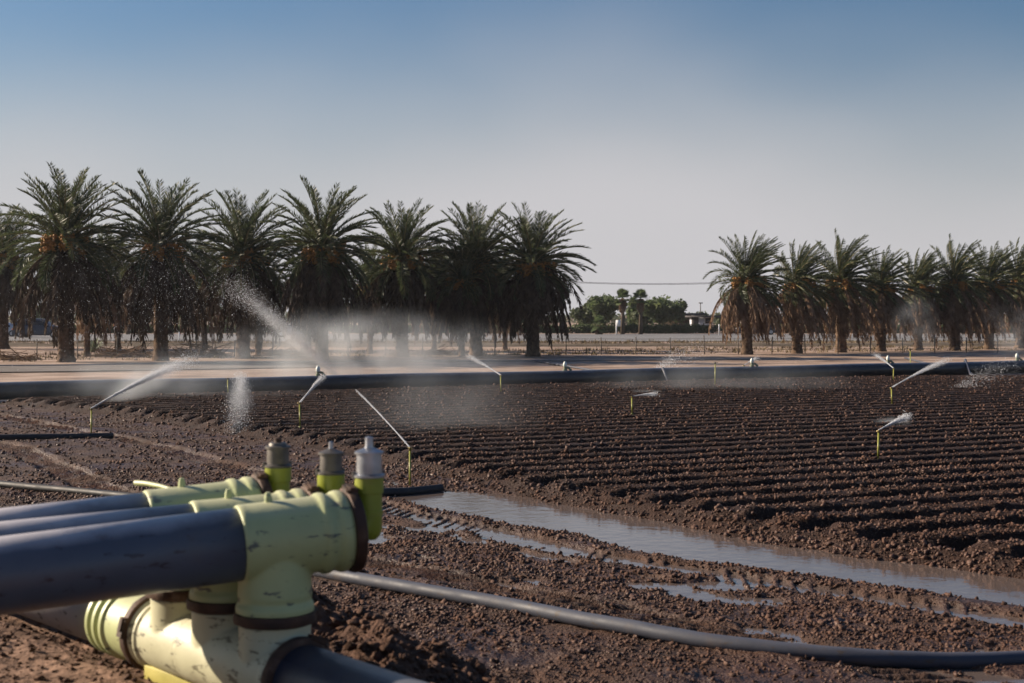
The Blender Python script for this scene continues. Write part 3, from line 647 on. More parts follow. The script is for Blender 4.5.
# sprinklers: (column, foot row, top row, words, jet end (column, row, extra distance, sag, core radius, drops, spread, tail))
SPR = [
    (91, 436, 408, 'yellow sprinkler riser at the mud bank with its jet sweeping up to the right', ((186, 362, 2.0, .16), .012, 4200, .30, .35)),
    (300, 427, 402, 'short sprinkler riser whose jet points up at the capped main pipe valve', ((322, 378, .6, .03), .016, 1600, .10, .3)),
    (410, 488, 447, 'yellow sprinkler riser standing in water just beyond the bright metal air valve', ((358, 392, 1.4, .06), .010, 900, .022, .1)),
    (501, 392, 375, 'sprinkler riser before the left palms with jet sloping up to the left', ((470, 357, 1.5, .05), .018, 1200, .16, .4)),
    (632, 414, 396, 'lone yellow sprinkler riser mid field with a small fan of spray', ((655, 394, .4, .02), .007, 700, .10, .3)),
    (715, 385, 362, 'thin pale sprinkler riser standing in front of the gap beside the first right palm', None),
    (744, 379, 365, 'short pale sprinkler riser below the first right palm by the main pipe', ((757, 358, .8, .03), .012, 500, .16, .4)),
    (892, 404, 387, 'yellow sprinkler riser on the right with its jet rising to the right', ((942, 362, 2.5, .08), .014, 1700, .17, .4)),
    (893.5, 381, 368, 'small far sprinkler riser on the right with jet sloping up leftward', ((876, 355, 1.2, .05), .018, 900, .16, .4)),
    (910.5, 373, 349, 'tallest thin pale sprinkler riser close to the main pipe on the right', None),
    (878, 459, 430, 'nearest yellow sprinkler riser in the right half of the field, spraying right', ((909, 416, .8, .03), .007, 1500, .11, .15)),
    (228, 396, 378, 'small pale sprinkler riser by the main pipe beside the falling column of spray', None),
]
proto = None
for px, yb, yt, label, jt in SPR:
    Y0 = H * F / (yb - HOR); _o = np.linspace(-.55, .55, 23); gzv = float(ground_z((px - CX) / F * Y0 + _o * PER[0], Y0 + _o * PER[1]).max()) - .02
    g = G(px, yb, gzv); hgt = (yb - yt) / F * g.y
    if proto is None:
        root = empty('sprinkler', (0, 0, 0)); pt = True
        b = MB(); b.tube([(0, 0, -.12), (.002, 0, .4), (0, .002, .93)], .011, 10); b.build('riser', M['riser'], root, smooth=True)
        b = MB(); b.lathe((0, 0, 0), (0, 0, 1), [(-.12, .001), (-.12, .030), (-.04, .028), (-.03, .020), (.03, .016), (.03, .001)], 14); b.tube([(-.06, 0, -.07), (.06, 0, -.07)], .024, 10)
        b.build('base_fitting', M['lime'], root, auto=40)
        b = MB(); b.lathe((0, 0, .92), (0, 0, 1), [(0, .001), (0, .020), (.03, .020), (.034, .012), (.055, .014), (.075, .010), (.078, .001)], 12)
        b.tube([(.0, 0, .965), (.03, 0, .975), (.055, 0, .985)], .009, 8); b.tube([(-.045, 0, .95), (-.04, 0, 1.0), (.03, 0, 1.0)], .005, 6)
        b.build('head', M['brass'], root, auto=40); proto = root
    else: root = copy_tree(proto)
    root.location = g; root.scale = (1.0 + g.y * .012, 1.0 + g.y * .012, hgt)
    tag(root, label, 'sprinkler', 'sprinklers in the field')
    root.rotation_euler = (rng.normal(0, .02), rng.normal(0, .025), 0)
    if jt:
        (ex, ey, dy_, sag), r0, nd, sp, tl = jt
        st = g + Vector((0, 0, hgt * .985)); en = P(ex, ey, g.y + dy_)
        root.rotation_euler.z = math.atan2(en.y - st.y, en.x - st.x)
        short = label.replace('yellow ', '').split(' with ')[0].split(' whose ')[0].split(' spraying')[0].rstrip(',')
        jet(st, en, sag * .3, 'white jet of water from the ' + short[:70].rsplit(' ', 0)[0] if False else 'x', r0, .05, nd * 4, sp * .40, tl * .45)['label'] = {
            91: 'white water jet sweeping up to the right from the mud bank sprinkler', 300: 'short thick white water jet aimed at the capped main pipe valve',
            410: 'thin white water jet rising leftward from the sprinkler beyond the bright air valve', 501: 'white water jet rising leftward before the last left palm',
            632: 'small fan of white spray at the lone sprinkler mid field', 744: 'small spray at the short riser below the first right palm',
            892: 'white water jet rising rightward in front of the main pipe, right side', 893.5: 'short white water jet sloping up leftward on the far right side',
            878: 'white water jet from the nearest riser in the right half of the field'}[px]
# the big jet that crosses the palms, and jets whose nozzles stand beyond the pipe
def poly_jet(name, pix, nd, s0, s1, size, label, cat='water spray'):
    pts = smooth_path([P(*p) for p in pix], 20); A_ = np.array([list(p) for p in pts]); a = A_[0]
    root = empty(name, a); k_ = rng.beta(1.0, 1.35, nd); f_ = k_ * (len(A_) - 1); i0 = np.floor(f_).astype(int).clip(0, len(A_) - 2); fr = (f_ - i0)[:, None]
    base = A_[i0] * (1 - fr) + A_[i0 + 1] * fr - a
    pt = base + rng.normal(0, 1, (nd, 3)) * (s0 + (s1 - s0) * k_ ** 1.3)[:, None]
    Wv, f = drops(pt, size * np.exp(rng.normal(0, .4, nd)))
    o = link('drops', npmesh('drops', Wv, [f]), M['spray'], root); o['kind'] = 'stuff'; return tag(root, label, cat, 'water jets from the sprinklers')
poly_jet('water_jet', [(340, 380, 44), (314, 355, 43.7), (284, 329, 43.3), (254, 303, 43), (228, 286, 42.6)], 17000, .07, .24, .0042, 'broad white jet rising leftward across the third and fourth left palms')
poly_jet('water_spray', [(225, 283, 42), (180, 276, 42), (130, 285, 41.5), (80, 310, 41), (40, 345, 41)], 4200, .8, 1.5, .0042, 'falling water drops in front of the first and second left palms')
poly_jet('water_spray', [(241, 376, 28), (240, 393, 27.2), (238, 412, 26.6), (237, 436, 26)], 6000, .06, .16, .0034, 'pale column of falling spray over the left part of the field')
poly_jet('water_jet', [(653, 376, 50), (663, 366, 50), (676, 358, 50.5), (700, 350, 51)], 3500, .05, .25, .0050, 'small white jet at the main pipe near the far crossing hose')
poly_jet('water_jet', [(945, 397, 40), (968, 384, 40), (995, 370, 40.5), (1020, 362, 41)], 2500, .06, .25, .0045, 'faint white jet low over the field near the right edge')
# mist: fine water hanging in the air
def mist_mat():
    m, nt, b, N, L = mat('water_mist'); N.remove(b)
    tc = N.new('ShaderNodeTexCoord'); ln = N.new('ShaderNodeVectorMath'); ln.operation = 'LENGTH'; L.new(tc.outputs['Object'], ln.inputs[0])
    mr = N.new('ShaderNodeMapRange'); mr.interpolation_type = 'SMOOTHERSTEP'; mr.inputs['From Min'].default_value = .0; mr.inputs['From Max'].default_value = 1; mr.inputs['To Min'].default_value = 1; mr.inputs['To Max'].default_value = 0
    L.new(ln.outputs['Value'], mr.inputs['Value'])
    ge = N.new('ShaderNodeNewGeometry'); nz = N.new('ShaderNodeTexNoise'); nz.inputs['Scale'].default_value = .8; nz.inputs['Detail'].default_value = 4
    L.new(ge.outputs['Position'], nz.inputs['Vector'])
    nr_ = N.new('ShaderNodeMapRange'); nr_.inputs['From Min'].default_value = .40; nr_.inputs['From Max'].default_value = .66; nr_.inputs['To Min'].default_value = .05; nr_.inputs['To Max'].default_value = 2.0; L.new(nz.outputs['Fac'], nr_.inputs['Value'])
    oi = N.new('ShaderNodeObjectInfo')
    m1 = N.new('ShaderNodeMath'); m1.operation = 'MULTIPLY'; L.new(mr.outputs[0], m1.inputs[0]); L.new(nr_.outputs[0], m1.inputs[1])
    m2 = N.new('ShaderNodeMath'); m2.operation = 'MULTIPLY'; L.new(m1.outputs[0], m2.inputs[0]); L.new(oi.outputs['Alpha'], m2.inputs[1])
    v = N.new('ShaderNodeVolumeScatter'); v.inputs['Color'].default_value = (.86, .93, 1, 1); v.inputs['Anisotropy'].default_value = .05; L.new(m2.outputs[0], v.inputs['Density'])
    L.new(v.outputs[0], N['Material Output'].inputs['Volume']); return m
M['mist'] = mist_mat()
bm = bmesh.new(); bmesh.ops.create_icosphere(bm, subdivisions=3, radius=1); sph = bpy.data.meshes.new('mist'); bm.to_mesh(sph); bm.free(); sph.materials.append(M['mist'])
def mist(c, rad_, dens, label, rot=(0, 0, 0)):
    o = bpy.data.objects.new('water_mist', sph); col.objects.link(o); o.location = c; o.scale = rad_; o.rotation_euler = rot; o.color = (1, 1, 1, dens)
    return tag(o, label, 'water mist', kind='stuff')
def mist_line(p0, p1, r, dens, label):
    p0, p1 = Vector(p0), Vector(p1); d_ = p1 - p0; q_ = d_.to_track_quat('X', 'Z').to_euler()
    return mist((p0 + p1) / 2, (d_.length / 2, r, r), dens, label, q_)
mist_line(P(350, 388, 44.5), P(236, 286, 43), .36, 1.0, 'bright mist along the broad jet across the left palms')
mist(P(352, 360, 45), (6.6, 2.6, 2.0), .36, 'drifting white mist over the main pipe before the fourth left palm')
mist(P(415, 374, 44), (5.2, 2.2, 1.1), .26, 'low white mist above the main pipe before the fifth left palm')
mist_line(P(241, 366, 28), P(237, 448, 26), .36, .8, 'pale mist in the falling column of spray')
mist_line(P(92, 407, 33), P(192, 358, 36), .5, .9, 'mist about the jet sweeping up from the mud bank')
mist(P(440, 405, 26), (2.6, 2.4, 1.4), .055, 'faint mist low over the middle of the field')
mist(P(715, 385, 40), (5.4, 2.2, 1.1), .06, 'faint mist low along the main pipe before the right palms')
mist(P(160, 380, 36), (5.6, 2.2, 1.1), .10, 'faint mist by the main pipe at the far left of the field')
mist(P(890, 425, 27), (.55, .5, .2), 1.2, 'puff of spray around the nearest riser in the right half')
mist(P(645, 395, 38), (.75, .5, .2), 1.2, 'puff of spray beside the lone riser mid field')
mist(P(915, 325, 60), (1.3, 1.0, 1.7), .22, 'pale mist hanging before the fifth right palm trunk')
mist(P(1015, 330, 62), (1.8, 1.0, 1.5), .25, 'pale mist before the palms at the right edge')

# ------------------------------------------------------------------ date palms
class Fol:
    def __init__(s): s.t = []; s.q = []
    def build(s, name, m, parent=None):
        T_ = np.concatenate(s.t) if s.t else np.zeros((0, 3, 3)); Q_ = np.concatenate(s.q) if s.q else np.zeros((0, 4, 3))
        Vv = np.concatenate([T_.reshape(-1, 3), Q_.reshape(-1, 3)]); f = []
        if len(T_): f.append(np.arange(len(T_) * 3).reshape(-1, 3))
        if len(Q_): f.append(np.arange(len(Q_) * 4).reshape(-1, 4) + len(T_) * 3)
        return link(name, npmesh(name, Vv, f), m, parent)
def frond(F_, o, L_, az, el0, droop, nl, ll, wd, wind=0, hang=0, pw=1.3, PT=None):
    n = 12; t = np.linspace(0, 1, n); el = el0 - droop * t ** pw
    D = np.stack([np.cos(el) * np.cos(az), np.cos(el) * np.sin(az), np.sin(el)], 1)
    D[:, 0] += wind * t * (1 - hang * .6); D /= np.linalg.norm(D, axis=1)[:, None]
    pts = np.array(o) + np.concatenate([[np.zeros(3)], np.cumsum((D[:-1] + D[1:]) / 2 * L_ / (n - 1), 0)])
    side0 = np.array([-np.sin(az), np.cos(az), 0.0]); S = side0 - D * (D @ side0)[:, None]; S /= np.linalg.norm(S, axis=1)[:, None] + 1e-9
    Nn = np.cross(S, D); Nn *= np.where(Nn[:, 2:3] < 0, -1, 1) if hang == 0 else 1
    w_ = np.interp(t, [0, .15, 1], [.06, .035, .008])[:, None]
    for A1 in (S, Nn):
        a, b_ = pts - A1 * w_, pts + A1 * w_
        (PT or F_).q.append(np.stack([a[:-1], b_[:-1], b_[1:], a[1:]], 1))
    tl = np.linspace(.10, 1, nl) + rng.uniform(-.01, .01, nl); tl = tl.clip(0, 1)
    f_ = tl * (n - 1); i0 = np.floor(f_).astype(int).clip(0, n - 2); fr = (f_ - i0)[:, None]
    lerp = lambda A1: A1[i0] * (1 - fr) + A1[i0 + 1] * fr
    b0, d0, s0, n0 = lerp(pts), lerp(D), lerp(S), lerp(Nn)
    ln = ll * np.interp(tl, [0, .2, .55, .85, 1], [.45, .9, 1, .75, .45])
    for sg in (-1, 1):
        fw = .75 + .5 * tl + rng.normal(0, .10, nl)
        ld = d0 * fw[:, None] + s0 * (sg * (.8 - .25 * hang) + rng.normal(0, .12, nl))[:, None] + n0 * (.42 * (1 - hang) + rng.normal(0, .15, nl))[:, None]
        ld[:, 0] += wind * .9; ld[:, 2] -= hang * .5
        ld /= np.linalg.norm(ld, axis=1)[:, None]
        tip = b0 + ld * (ln * rng.uniform(.8, 1.12, nl))[:, None]; tip[:, 2] -= ln * .10
        wv = np.cross(ld, rng.normal(0, 1, (nl, 3))); wv /= np.linalg.norm(wv, axis=1)[:, None] + 1e-9
        mid = b0 * .55 + tip * .45
        F_.q.append(np.stack([b0, mid - wv * wd, tip, mid + wv * wd], 1))
def palm(seed, wind, bud, deadm, ndead=96, ngreen=80, trunk_r=.30, lean=0.):
    global rng
    keep = rng; rng = np.random.default_rng(seed)
    root = empty('date_palm', (0, 0, 0))
    # trunk with spiral of old leaf bases
    nz_, na_ = 70, 18; zz = np.linspace(-.1, bud + .15, nz_); th = np.linspace(0, 2 * np.pi, na_, endpoint=False)
    Z_, T_ = np.meshgrid(zz, th, indexing='ij')
    base = trunk_r * (1 + .35 * np.exp(-Z_ / .35) + .12 * (Z_ / bud) + .25 * np.exp(-((Z_ - bud) / .5) ** 2))
    boot = ((Z_ * 4.2 + T_ / (2 * np.pi) * 5) % 1.0); br = base * (.90 + .22 * boot * (.6 + .4 * np.sin(T_ * 5 + np.floor(Z_ * 4.2) * 2.4)) + rng.normal(0, .035, Z_.shape))
    cx_ = lean * (Z_ / bud) ** 2
    Vv = np.stack([br * np.cos(T_) + cx_, br * np.sin(T_), Z_], -1).reshape(-1, 3)
    i, j = np.meshgrid(np.arange(nz_ - 1), np.arange(na_), indexing='ij'); i, j = i.ravel(), j.ravel(); k = (j + 1) % na_
    b = MB().add(Vv, np.stack([i * na_ + j, i * na_ + k, (i + 1) * na_ + k, (i + 1) * na_ + j], 1))
    for _ in range(90):                                 # stubs of cut leaf bases
        z_ = rng.uniform(.1, bud); a = rng.uniform(0, 6.28); r_ = trunk_r * (1.0 + .12 * z_ / bud); c = np.array([r_ * math.cos(a) + lean * (z_ / bud) ** 2, r_ * math.sin(a), z_])
        o_ = np.array([math.cos(a), math.sin(a), 1.1]) * rng.uniform(.07, .15); s_ = np.array([-math.sin(a), math.cos(a), 0]) * .05
        b.add(np.array([c - s_, c + s_, c + o_ + s_ * .5, c + o_ - s_ * .5, c - np.array([0, 0, .05])]), [[0, 1, 2, 3]], [[0, 4, 1]])
    b.build('trunk', M['trunk'], root)
    top = np.array([lean, 0, bud])
    F_ = Fol(); PT = Fol()
    for q_ in range(ngreen):
        u = (q_ + rng.random()) / ngreen
        el = R(85) - R(116) * u ** 1.12 + rng.normal(0, .07)
        L_ = rng.uniform(3.1, 3.8) * (1 - .06 * u) * (.86 + .14 * math.sin(max(el, 0)))
        frond(F_, top + np.array([0, 0, .15 * (1 - u)]), L_, q_ * 2.39996 + rng.normal(0, .2), el, rng.uniform(.55, 1.0) * (.55 + .85 * math.cos(el)), 66, .56, .021, wind * rng.uniform(.5, 1.3), 0, 1.5, PT)
    F_.build('crown', M['frond'], root); PT.build('leaf_stalks', M['stalk'], root)
    F_ = Fol()
    for q_ in range(ndead):
        u = rng.random(); el = R(rng.uniform(-62, 22)); L_ = rng.uniform(1.7, 4.7)
        frond(F_, top + np.array([0, 0, -.05 - .5 * u]), L_, q_ * 2.39996 + rng.normal(0, .3), el, (R(88) + el) * rng.uniform(.88, 1.02), 44, .56, .034, wind * .25, .7, .62)
    F_.build('dead_fronds', deadm, root)
    for q_ in range(8):                                 # hanging bunches of dates on bent stalks
        az = q_ * .785 + rng.normal(0, .2); out = rng.uniform(.5, 1.0); dr = rng.uniform(.05, .5)
        tip = top + np.array([math.cos(az) * out + wind * .2, math.sin(az) * out, .15 - dr])
        b = MB(); b.tube([top + np.array([0, 0, .05]), top + np.array([math.cos(az) * out * .6, math.sin(az) * out * .6, .30]), tip + np.array([0, 0, .25]), tip], .025, 5)
        n = 110; c = tip + np.clip(rng.normal(0, 1, (n, 3)), -1.6, 1.6) * np.array([.16, .16, .22]); s_ = rng.uniform(.05, .085, n)
        OV = np.array([[1, 0, 0], [-1, 0, 0], [0, 1, 0], [0, -1, 0], [0, 0, 1.3], [0, 0, -1.3]]); OF = np.array([[0, 2, 4], [2, 1, 4], [1, 3, 4], [3, 0, 4], [2, 0, 5], [1, 2, 5], [3, 1, 5], [0, 3, 5]])
        b.add((OV[None] * s_[:, None, None] + c[:, None]).reshape(-1, 3), None, (OF[None] + (np.arange(n) * 6)[:, None, None]).reshape(-1, 3))
        b.build('date_bunch', M['date'], root)
    rng = keep; return root
BUD = 5.4; TOT = BUD + 3.45
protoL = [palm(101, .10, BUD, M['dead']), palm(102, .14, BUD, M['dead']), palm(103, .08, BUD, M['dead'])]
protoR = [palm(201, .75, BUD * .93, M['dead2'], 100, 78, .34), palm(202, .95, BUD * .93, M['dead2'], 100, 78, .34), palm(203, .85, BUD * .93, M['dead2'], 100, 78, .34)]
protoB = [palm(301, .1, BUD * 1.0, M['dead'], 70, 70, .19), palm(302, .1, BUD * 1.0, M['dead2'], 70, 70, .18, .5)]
used = set()
def put(protos, k_, px, yb, yt, label, group, rz, sx=1.0, Y=None):
    p = protos[k_ % len(protos)]
    o = p if p.name not in used else copy_tree(p)
    used.add(p.name)
    g = G(px, yb); o.location = g; tot = (yb - yt) / F * g.y
    s_ = tot / (TOT - (.38 if protos is protoR else 0)); o.scale = (s_ * sx, s_ * sx, s_); o.rotation_euler = (0, 0, rz)
    return tag(o, label, 'palm tree', group)
ordn = ['first', 'second', 'third', 'fourth', 'fifth', 'sixth', 'seventh', 'eighth']
for n_, (px, yb, yt, sx, k_, w_) in enumerate([(66, 362, 170, .96, 0, 'largest and nearest, at the grey agave'), (161, 361, 177, .92, 1, 'with a dead branch heap at its foot'), (243, 358.5, 193, .98, 2, 'crossed by the broad white jet'),
                                  (322, 360, 183, .88, 1, 'narrow crown rising from mist'), (402, 356.5, 203, .98, 0, 'standing behind the low mist'), (476, 356, 205, .98, 2, 'with a slim trunk close on its left'), (533, 356.5, 208, 1.02, 1, 'last before the open gap')]):
    put(protoL, k_, px, yb, yt, f'{ordn[n_]} tall date palm of left front row, {w_}', 'tall date palms left of the gap', (.3, 2.2, 4.4, .9, 3.5, 5.2, 3.1)[n_] * .35, sx * 1.17)
for n_, (px, yb, yt, w_) in enumerate([(3, 349, 206, 'cut by the left edge'), (87, 356, 226, 'just right of the largest trunk'), (118, 349, 232, 'behind the gap of the first two front palms'), (205, 351, 236, 'between the second and third front palms'), (258, 356, 238, 'just right of the third front trunk'), (306, 350, 240, 'near the passing slate car'), (370, 354, 243, 'between the fourth and fifth front palms'),
                                  (434, 352, 240, 'between the fifth and sixth front palms'), (462, 356.5, 236, 'touching the left side of the sixth front palm'), (505, 350, 250, 'behind the last two front palms')]):
    put(protoB if n_ else protoL, n_, px, yb, yt, f'slimmer back row palm {w_}', 'shaded back row of date palms', n_ * 1.1, 1.05)
for n_, (px, yb, yt, sx, w_) in enumerate([(747, 354.5, 234, 1.0, 'standing at the gap, crown open on its left'), (797, 353.5, 240, 1.0, 'second from the gap'), (841, 352.5, 235, 1.02, 'third from the gap, tallest near the gap'), (881, 351.5, 248, 1.0, 'fourth from the gap, low crown'), (918, 350.5, 249, .98, 'fifth from the gap, pale misty trunk'), (955, 350.5, 240, 1.0, 'sixth from the gap'), (989, 349.5, 244, 1.0, 'seventh from the gap'), (1020, 348.5, 238, 1.0, 'eighth from the gap, at the right edge')]):
    put(protoR, n_, px, yb, yt, f'windblown date palm of the right row, {w_}', 'windblown date palms right of the gap', (-.25, .2, 0, .35, -.2, .1, .3, -.1)[n_], sx * 1.03)

# ------------------------------------------------------------------ brush, agave, fence
def brush(px, yb, wpx, hpx, n, label):
    g = G(px, yb); L_ = wpx / F * g.y / 2; h = hpx / F * g.y; root = empty('brush_heap', g); b = MB()
    for _ in range(n):
        x = rng.uniform(-1, 1); c = Vector((x * L_, rng.normal(0, .5), abs(rng.normal(0, .45)) * h * (1 - x * x * .7)))
        d_ = Vector((rng.normal(0, 1), rng.normal(0, .7), rng.normal(0, .28))).normalized() * rng.uniform(.3, .95)
        a, e = c - d_, c + d_; a.z = max(a.z, .02); e.z = max(e.z, .02)
        b.tube([a, c + Vector((0, 0, .05)), e], [.022, .018, .008], 4, False)
    b.build('dead_branches', M['twig'], root)
    F_ = Fol()
    for _ in range(max(3, n // 14)):
        frond(F_, (rng.uniform(-.8, .8) * L_, rng.normal(0, .4), .1), rng.uniform(1.2, 2.2), rng.uniform(0, 6.28), R(rng.uniform(5, 30)), .6, 26, .3, .015, 0, .3)
    F_.build('dead_fronds', M['dead2'], root)
    return tag(root, label, 'brush heap', 'heaps of dead branches under the palms')
brush(122, 357, 46, 11, 90, 'brown heap of dead branches between the first and second left palms')
brush(196, 357, 52, 15, 120, 'large tangled brush heap between the second and third left palms')
brush(16, 360, 34, 7, 45, 'low dry brush on the dirt near the left edge')
brush(284, 356, 40, 8, 60, 'dry branch litter between the third and fourth left palms')
brush(440, 355, 50, 6, 50, 'thin dry branch litter between the fifth and sixth left palms')
g = G(93, 352); root = empty('agave_plant', g); F_ = Fol()
for q_ in range(70):
    az = q_ * 2.4; el = R(rng.uniform(10, 85)); n = 5; t = np.linspace(0, 1, n); e_ = el - .5 * t; L_ = rng.uniform(.8, 1.5)
    D = np.stack([np.cos(e_) * math.cos(az), np.cos(e_) * math.sin(az), np.sin(e_)], 1); p_ = np.concatenate([[np.zeros(3)], np.cumsum(D[1:] * L_ / (n - 1), 0)])
    s_ = np.array([-math.sin(az), math.cos(az), 0]) * np.interp(t, [0, .4, 1], [.05, .07, .004])[:, None]
    F_.q.append(np.stack([(p_ - s_)[:-1], (p_ + s_)[:-1], (p_ + s_)[1:], (p_ - s_)[1:]], 1))
F_.build('leaves', M['agave'], root); MB().tube([(0, 0, -.02), (0, 0, .25)], [.14, .09], 8).build('stem', M['trunk'], root)
tag(root, 'pale grey-green agave bush growing right of the largest left palm', 'agave')
F0, F1 = Vector((-40, 70, 0)), Vector((44, 86, 0)); root = empty('wire_fence', F0); n = 44
tag(root, 'low wire fence on thin dark posts running behind the palms', 'fence')
MB().tube([(0, 0, -.1), (0, 0, .95)], .03, 8).build('post', M['fence'], root)
p0 = [c for c in root.children][0]
for q_ in range(1, n):
    c = p0.copy(); col.objects.link(c); c.parent = root; pp = (F1 - F0) * (q_ / (n - 1)); c.location = pp; c.rotation_euler = (rng.normal(0, .03), rng.normal(0, .03), 0); c.scale = (1, 1, rng.uniform(.9, 1.12))
b = MB()
for z_ in (.25, .5, .72, .88): b.tube([(F1 - F0) * (q_ / (n - 1)) + Vector((0, -.035, z_ + rng.normal(0, .01))) for q_ in range(n)], .007, 4)
b.build('wires', M['fence'], root)

# ------------------------------------------------------------------ beyond the road
def leaf_cloud(centres, n, size, flat=.8):
    """small leaf faces through lumpy ellipsoids"""
    w_ = np.array([c[3] * c[4] * c[5] for c in centres]); cnt = (n * w_ / w_.sum()).astype(int); Q_ = []
    for (x, y, z, rx, ry, rz), k_ in zip(centres, cnt):
        d_ = rng.normal(0, 1, (k_, 3)); d_ /= np.linalg.norm(d_, axis=1)[:, None]; rr_ = rng.beta(3.2, 1.3, k_)[:, None]
        c = np.array([x, y, z]) + d_ * rr_ * np.array([rx, ry, rz]) * (1 + .16 * rng.normal(0, 1, (k_, 1)))
        a = rng.normal(0, 1, (k_, 3)); a /= np.linalg.norm(a, axis=1)[:, None]; e = np.cross(a, rng.normal(0, 1, (k_, 3))); e /= np.linalg.norm(e, axis=1)[:, None] + 1e-9
        s_ = size * rng.uniform(.5, 1.3, (k_, 1)); a, e = a * s_, e * s_ * .55
        Q_.append(np.stack([c - a, c + e, c + a, c - e], 1))
    return np.concatenate(Q_)
def tree(px, yb, yt, wpx, m, label, n=3800, name='leafy_tree', lobes=9, Y=None, group='trees beyond the road', slim=False):
    g = G(px, yb); h = (yb - yt) / F * g.y; wd = wpx / F * g.y / 2; root = empty(name, g); cs = []
    for q_ in range(lobes):
        a = rng.uniform(0, 6.28); r_ = wd * (.62 if not slim else .3) * math.sqrt(rng.random()); z_ = h * rng.uniform(.38 if not slim else .15, .84)
        k_ = 1 - .45 * abs(z_ / h - .55)
        cs.append((r_ * math.cos(a), r_ * math.sin(a), z_, wd * rng.uniform(.34, .52) * k_, wd * rng.uniform(.34, .52) * k_, h * rng.uniform(.13, .20)))
    cs.append((0, 0, h * .60, wd * .6, wd * .6, h * .30))
    F_ = Fol(); F_.q.append(leaf_cloud(cs, n, .24)); F_.build('crown', m, root)
    b = MB(); b.tube([(0, 0, -.1), (.05, 0, h * .25), (0, .05, h * .55)], [.22, .16, .08], 8)
    for c in cs[:5]: b.tube([(.03, 0, h * .28), (c[0] * .5, c[1] * .5, c[2] * .8), (c[0], c[1], c[2])], [.09, .06, .03], 5)
    b.build('trunk', M['bark'], root); return tag(root, label, 'tree', group)
BT = 333.0
tree(604, BT + .3, 292, 38, M['leaf'], 'grey-green tree at the left of the gap beside the two fan palms')
tree(586, BT, 303, 34, M['leaf2'], 'smaller olive tree at the left end of the gap')
tree(632, BT - .6, 295, 19, M['leaf'], 'dark narrow tree between the two fan palms', 1500, slim=True)
tree(659, BT + .2, 293, 48, M['leaf'], 'largest dense green tree right of the fan palms', 6500, lobes=13)
tree(641, BT - .4, 310, 24, M['leaf2'], 'small pale tree just left of the largest green tree', 1200)
tree(679, BT, 300, 20, M['leaf'], 'slim dark tree left of the pale building', 1500)
tree(704, BT - 2.2, 310, 16, M['leaf2'], 'small tree rising behind the pale building', 900)
tree(721, BT - 1.6, 313, 16, M['leaf2'], 'small yellow-green tree at the right end of the pale building', 1000)
for q_, (px, yt, wp, w_) in enumerate([(30, 300, 50, 'behind the parked navy van'), (140, 302, 44, 'behind the second left palm'), (225, 305, 50, 'behind the small white road sign'), (345, 300, 50, 'behind the slate car'), (425, 300, 50, 'behind the fifth left palm'), (505, 304, 50, 'behind the sixth left palm'), (860, 310, 50, 'behind the third right palm'), (950, 308, 60, 'behind the sixth right palm')]):
    tree(px, BT - .6, yt, wp, M['leaf2'] if q_ % 2 else M['leaf'], f'background tree across the road {w_}', 1800)
def fan_palm(px, yb, yt, label, r_crown=1.15):
    g = G(px, yb); h = (yb - yt) / F * g.y; root = empty('fan_palm', g); bud = h - r_crown
    MB().tube([(0, 0, -.1), (.04, 0, bud * .5), (0, 0, bud)], [.26, .2, .18], 10).build('trunk', M['bark'], root)
    F_ = Fol(); D_ = Fol()
    def fan(Fo, o, az, el, L_, r_, nb=16):
        d_ = np.array([math.cos(el) * math.cos(az), math.cos(el) * math.sin(az), math.sin(el)]); s_ = np.array([-math.sin(az), math.cos(az), 0]); u_ = np.cross(s_, d_)
        c = np.array(o) + d_ * L_; th = np.linspace(-1.9, 1.9, nb); tips = []
        Fo.q.append(np.array([[np.array(o) - s_ * .02, np.array(o) + s_ * .02, c + s_ * .02, c - s_ * .02]]))
        for a in th:
            e = d_ * math.cos(a) + s_ * math.sin(a); tip = c + e * r_ * rng.uniform(.85, 1.1) - np.array([0, 0, .12 * r_]) - u_ * .1 * r_; m_ = c + e * r_ * .55; pw = np.cross(e, u_) * .055
            tips.append([c, m_ - pw, tip, m_ + pw])
        Fo.q.append(np.array(tips))
    for q_ in range(34): fan(F_, (0, 0, bud), q_ * 2.4, R(85) - R(125) * (q_ / 34) + rng.normal(0, .25), r_crown * .55, r_crown * .55)
    for q_ in range(70): fan(D_, (0, 0, bud + .1 - 1.0 * rng.random() * r_crown), q_ * 2.4, R(rng.uniform(-86, -62)), r_crown * .22, r_crown * .42, 9)
    F_.build('crown', M['leaf'], root); D_.build('dead_fronds', M['dead2'], root)
    return tag(root, label, 'palm tree', 'fan palms beyond the road')
fan_palm(622.5, 334.5, 288, 'fan palm with brown skirt, left one of the pair in the gap'); fan_palm(640.5, 334.5, 288.5, 'fan palm with brown skirt, right one of the pair in the gap')
fan_palm(599, 334.6, 315, 'squat young fan palm with shaggy brown base in the gap', 1.15)
for px, yt, w_ in ((128, 306, 'second left palm'), (187, 309, 'small white road sign'), (246, 308, 'third left palm')):
    fan_palm(px, 334.6, yt, f'short shaggy fan palm across the road near the {w_}', 1.2)
def hedge(x0, x1, Y, h, label):
    L_ = x1 - x0; root = empty('hedge', ((x0 + x1) / 2, Y, 0)); cs = [(x, rng.normal(0, .1), h * rng.uniform(.42, .52), 1.3, .7, h * rng.uniform(.48, .6)) for x in np.arange(-L_ / 2, L_ / 2 + .1, 1.0)]
    F_ = Fol(); F_.q.append(leaf_cloud(cs, int(L_ * 420), .17)); F_.build('foliage', M['leaf'], root)
    b = MB()
    for x in np.arange(-L_ / 2, L_ / 2, 1.4): b.tube([(x, 0, -.05), (x + .1, .05, h * .7)], [.06, .03], 5)
    b.build('stems', M['bark'], root); return tag(root, label, 'hedge', 'clipped hedges across the road')
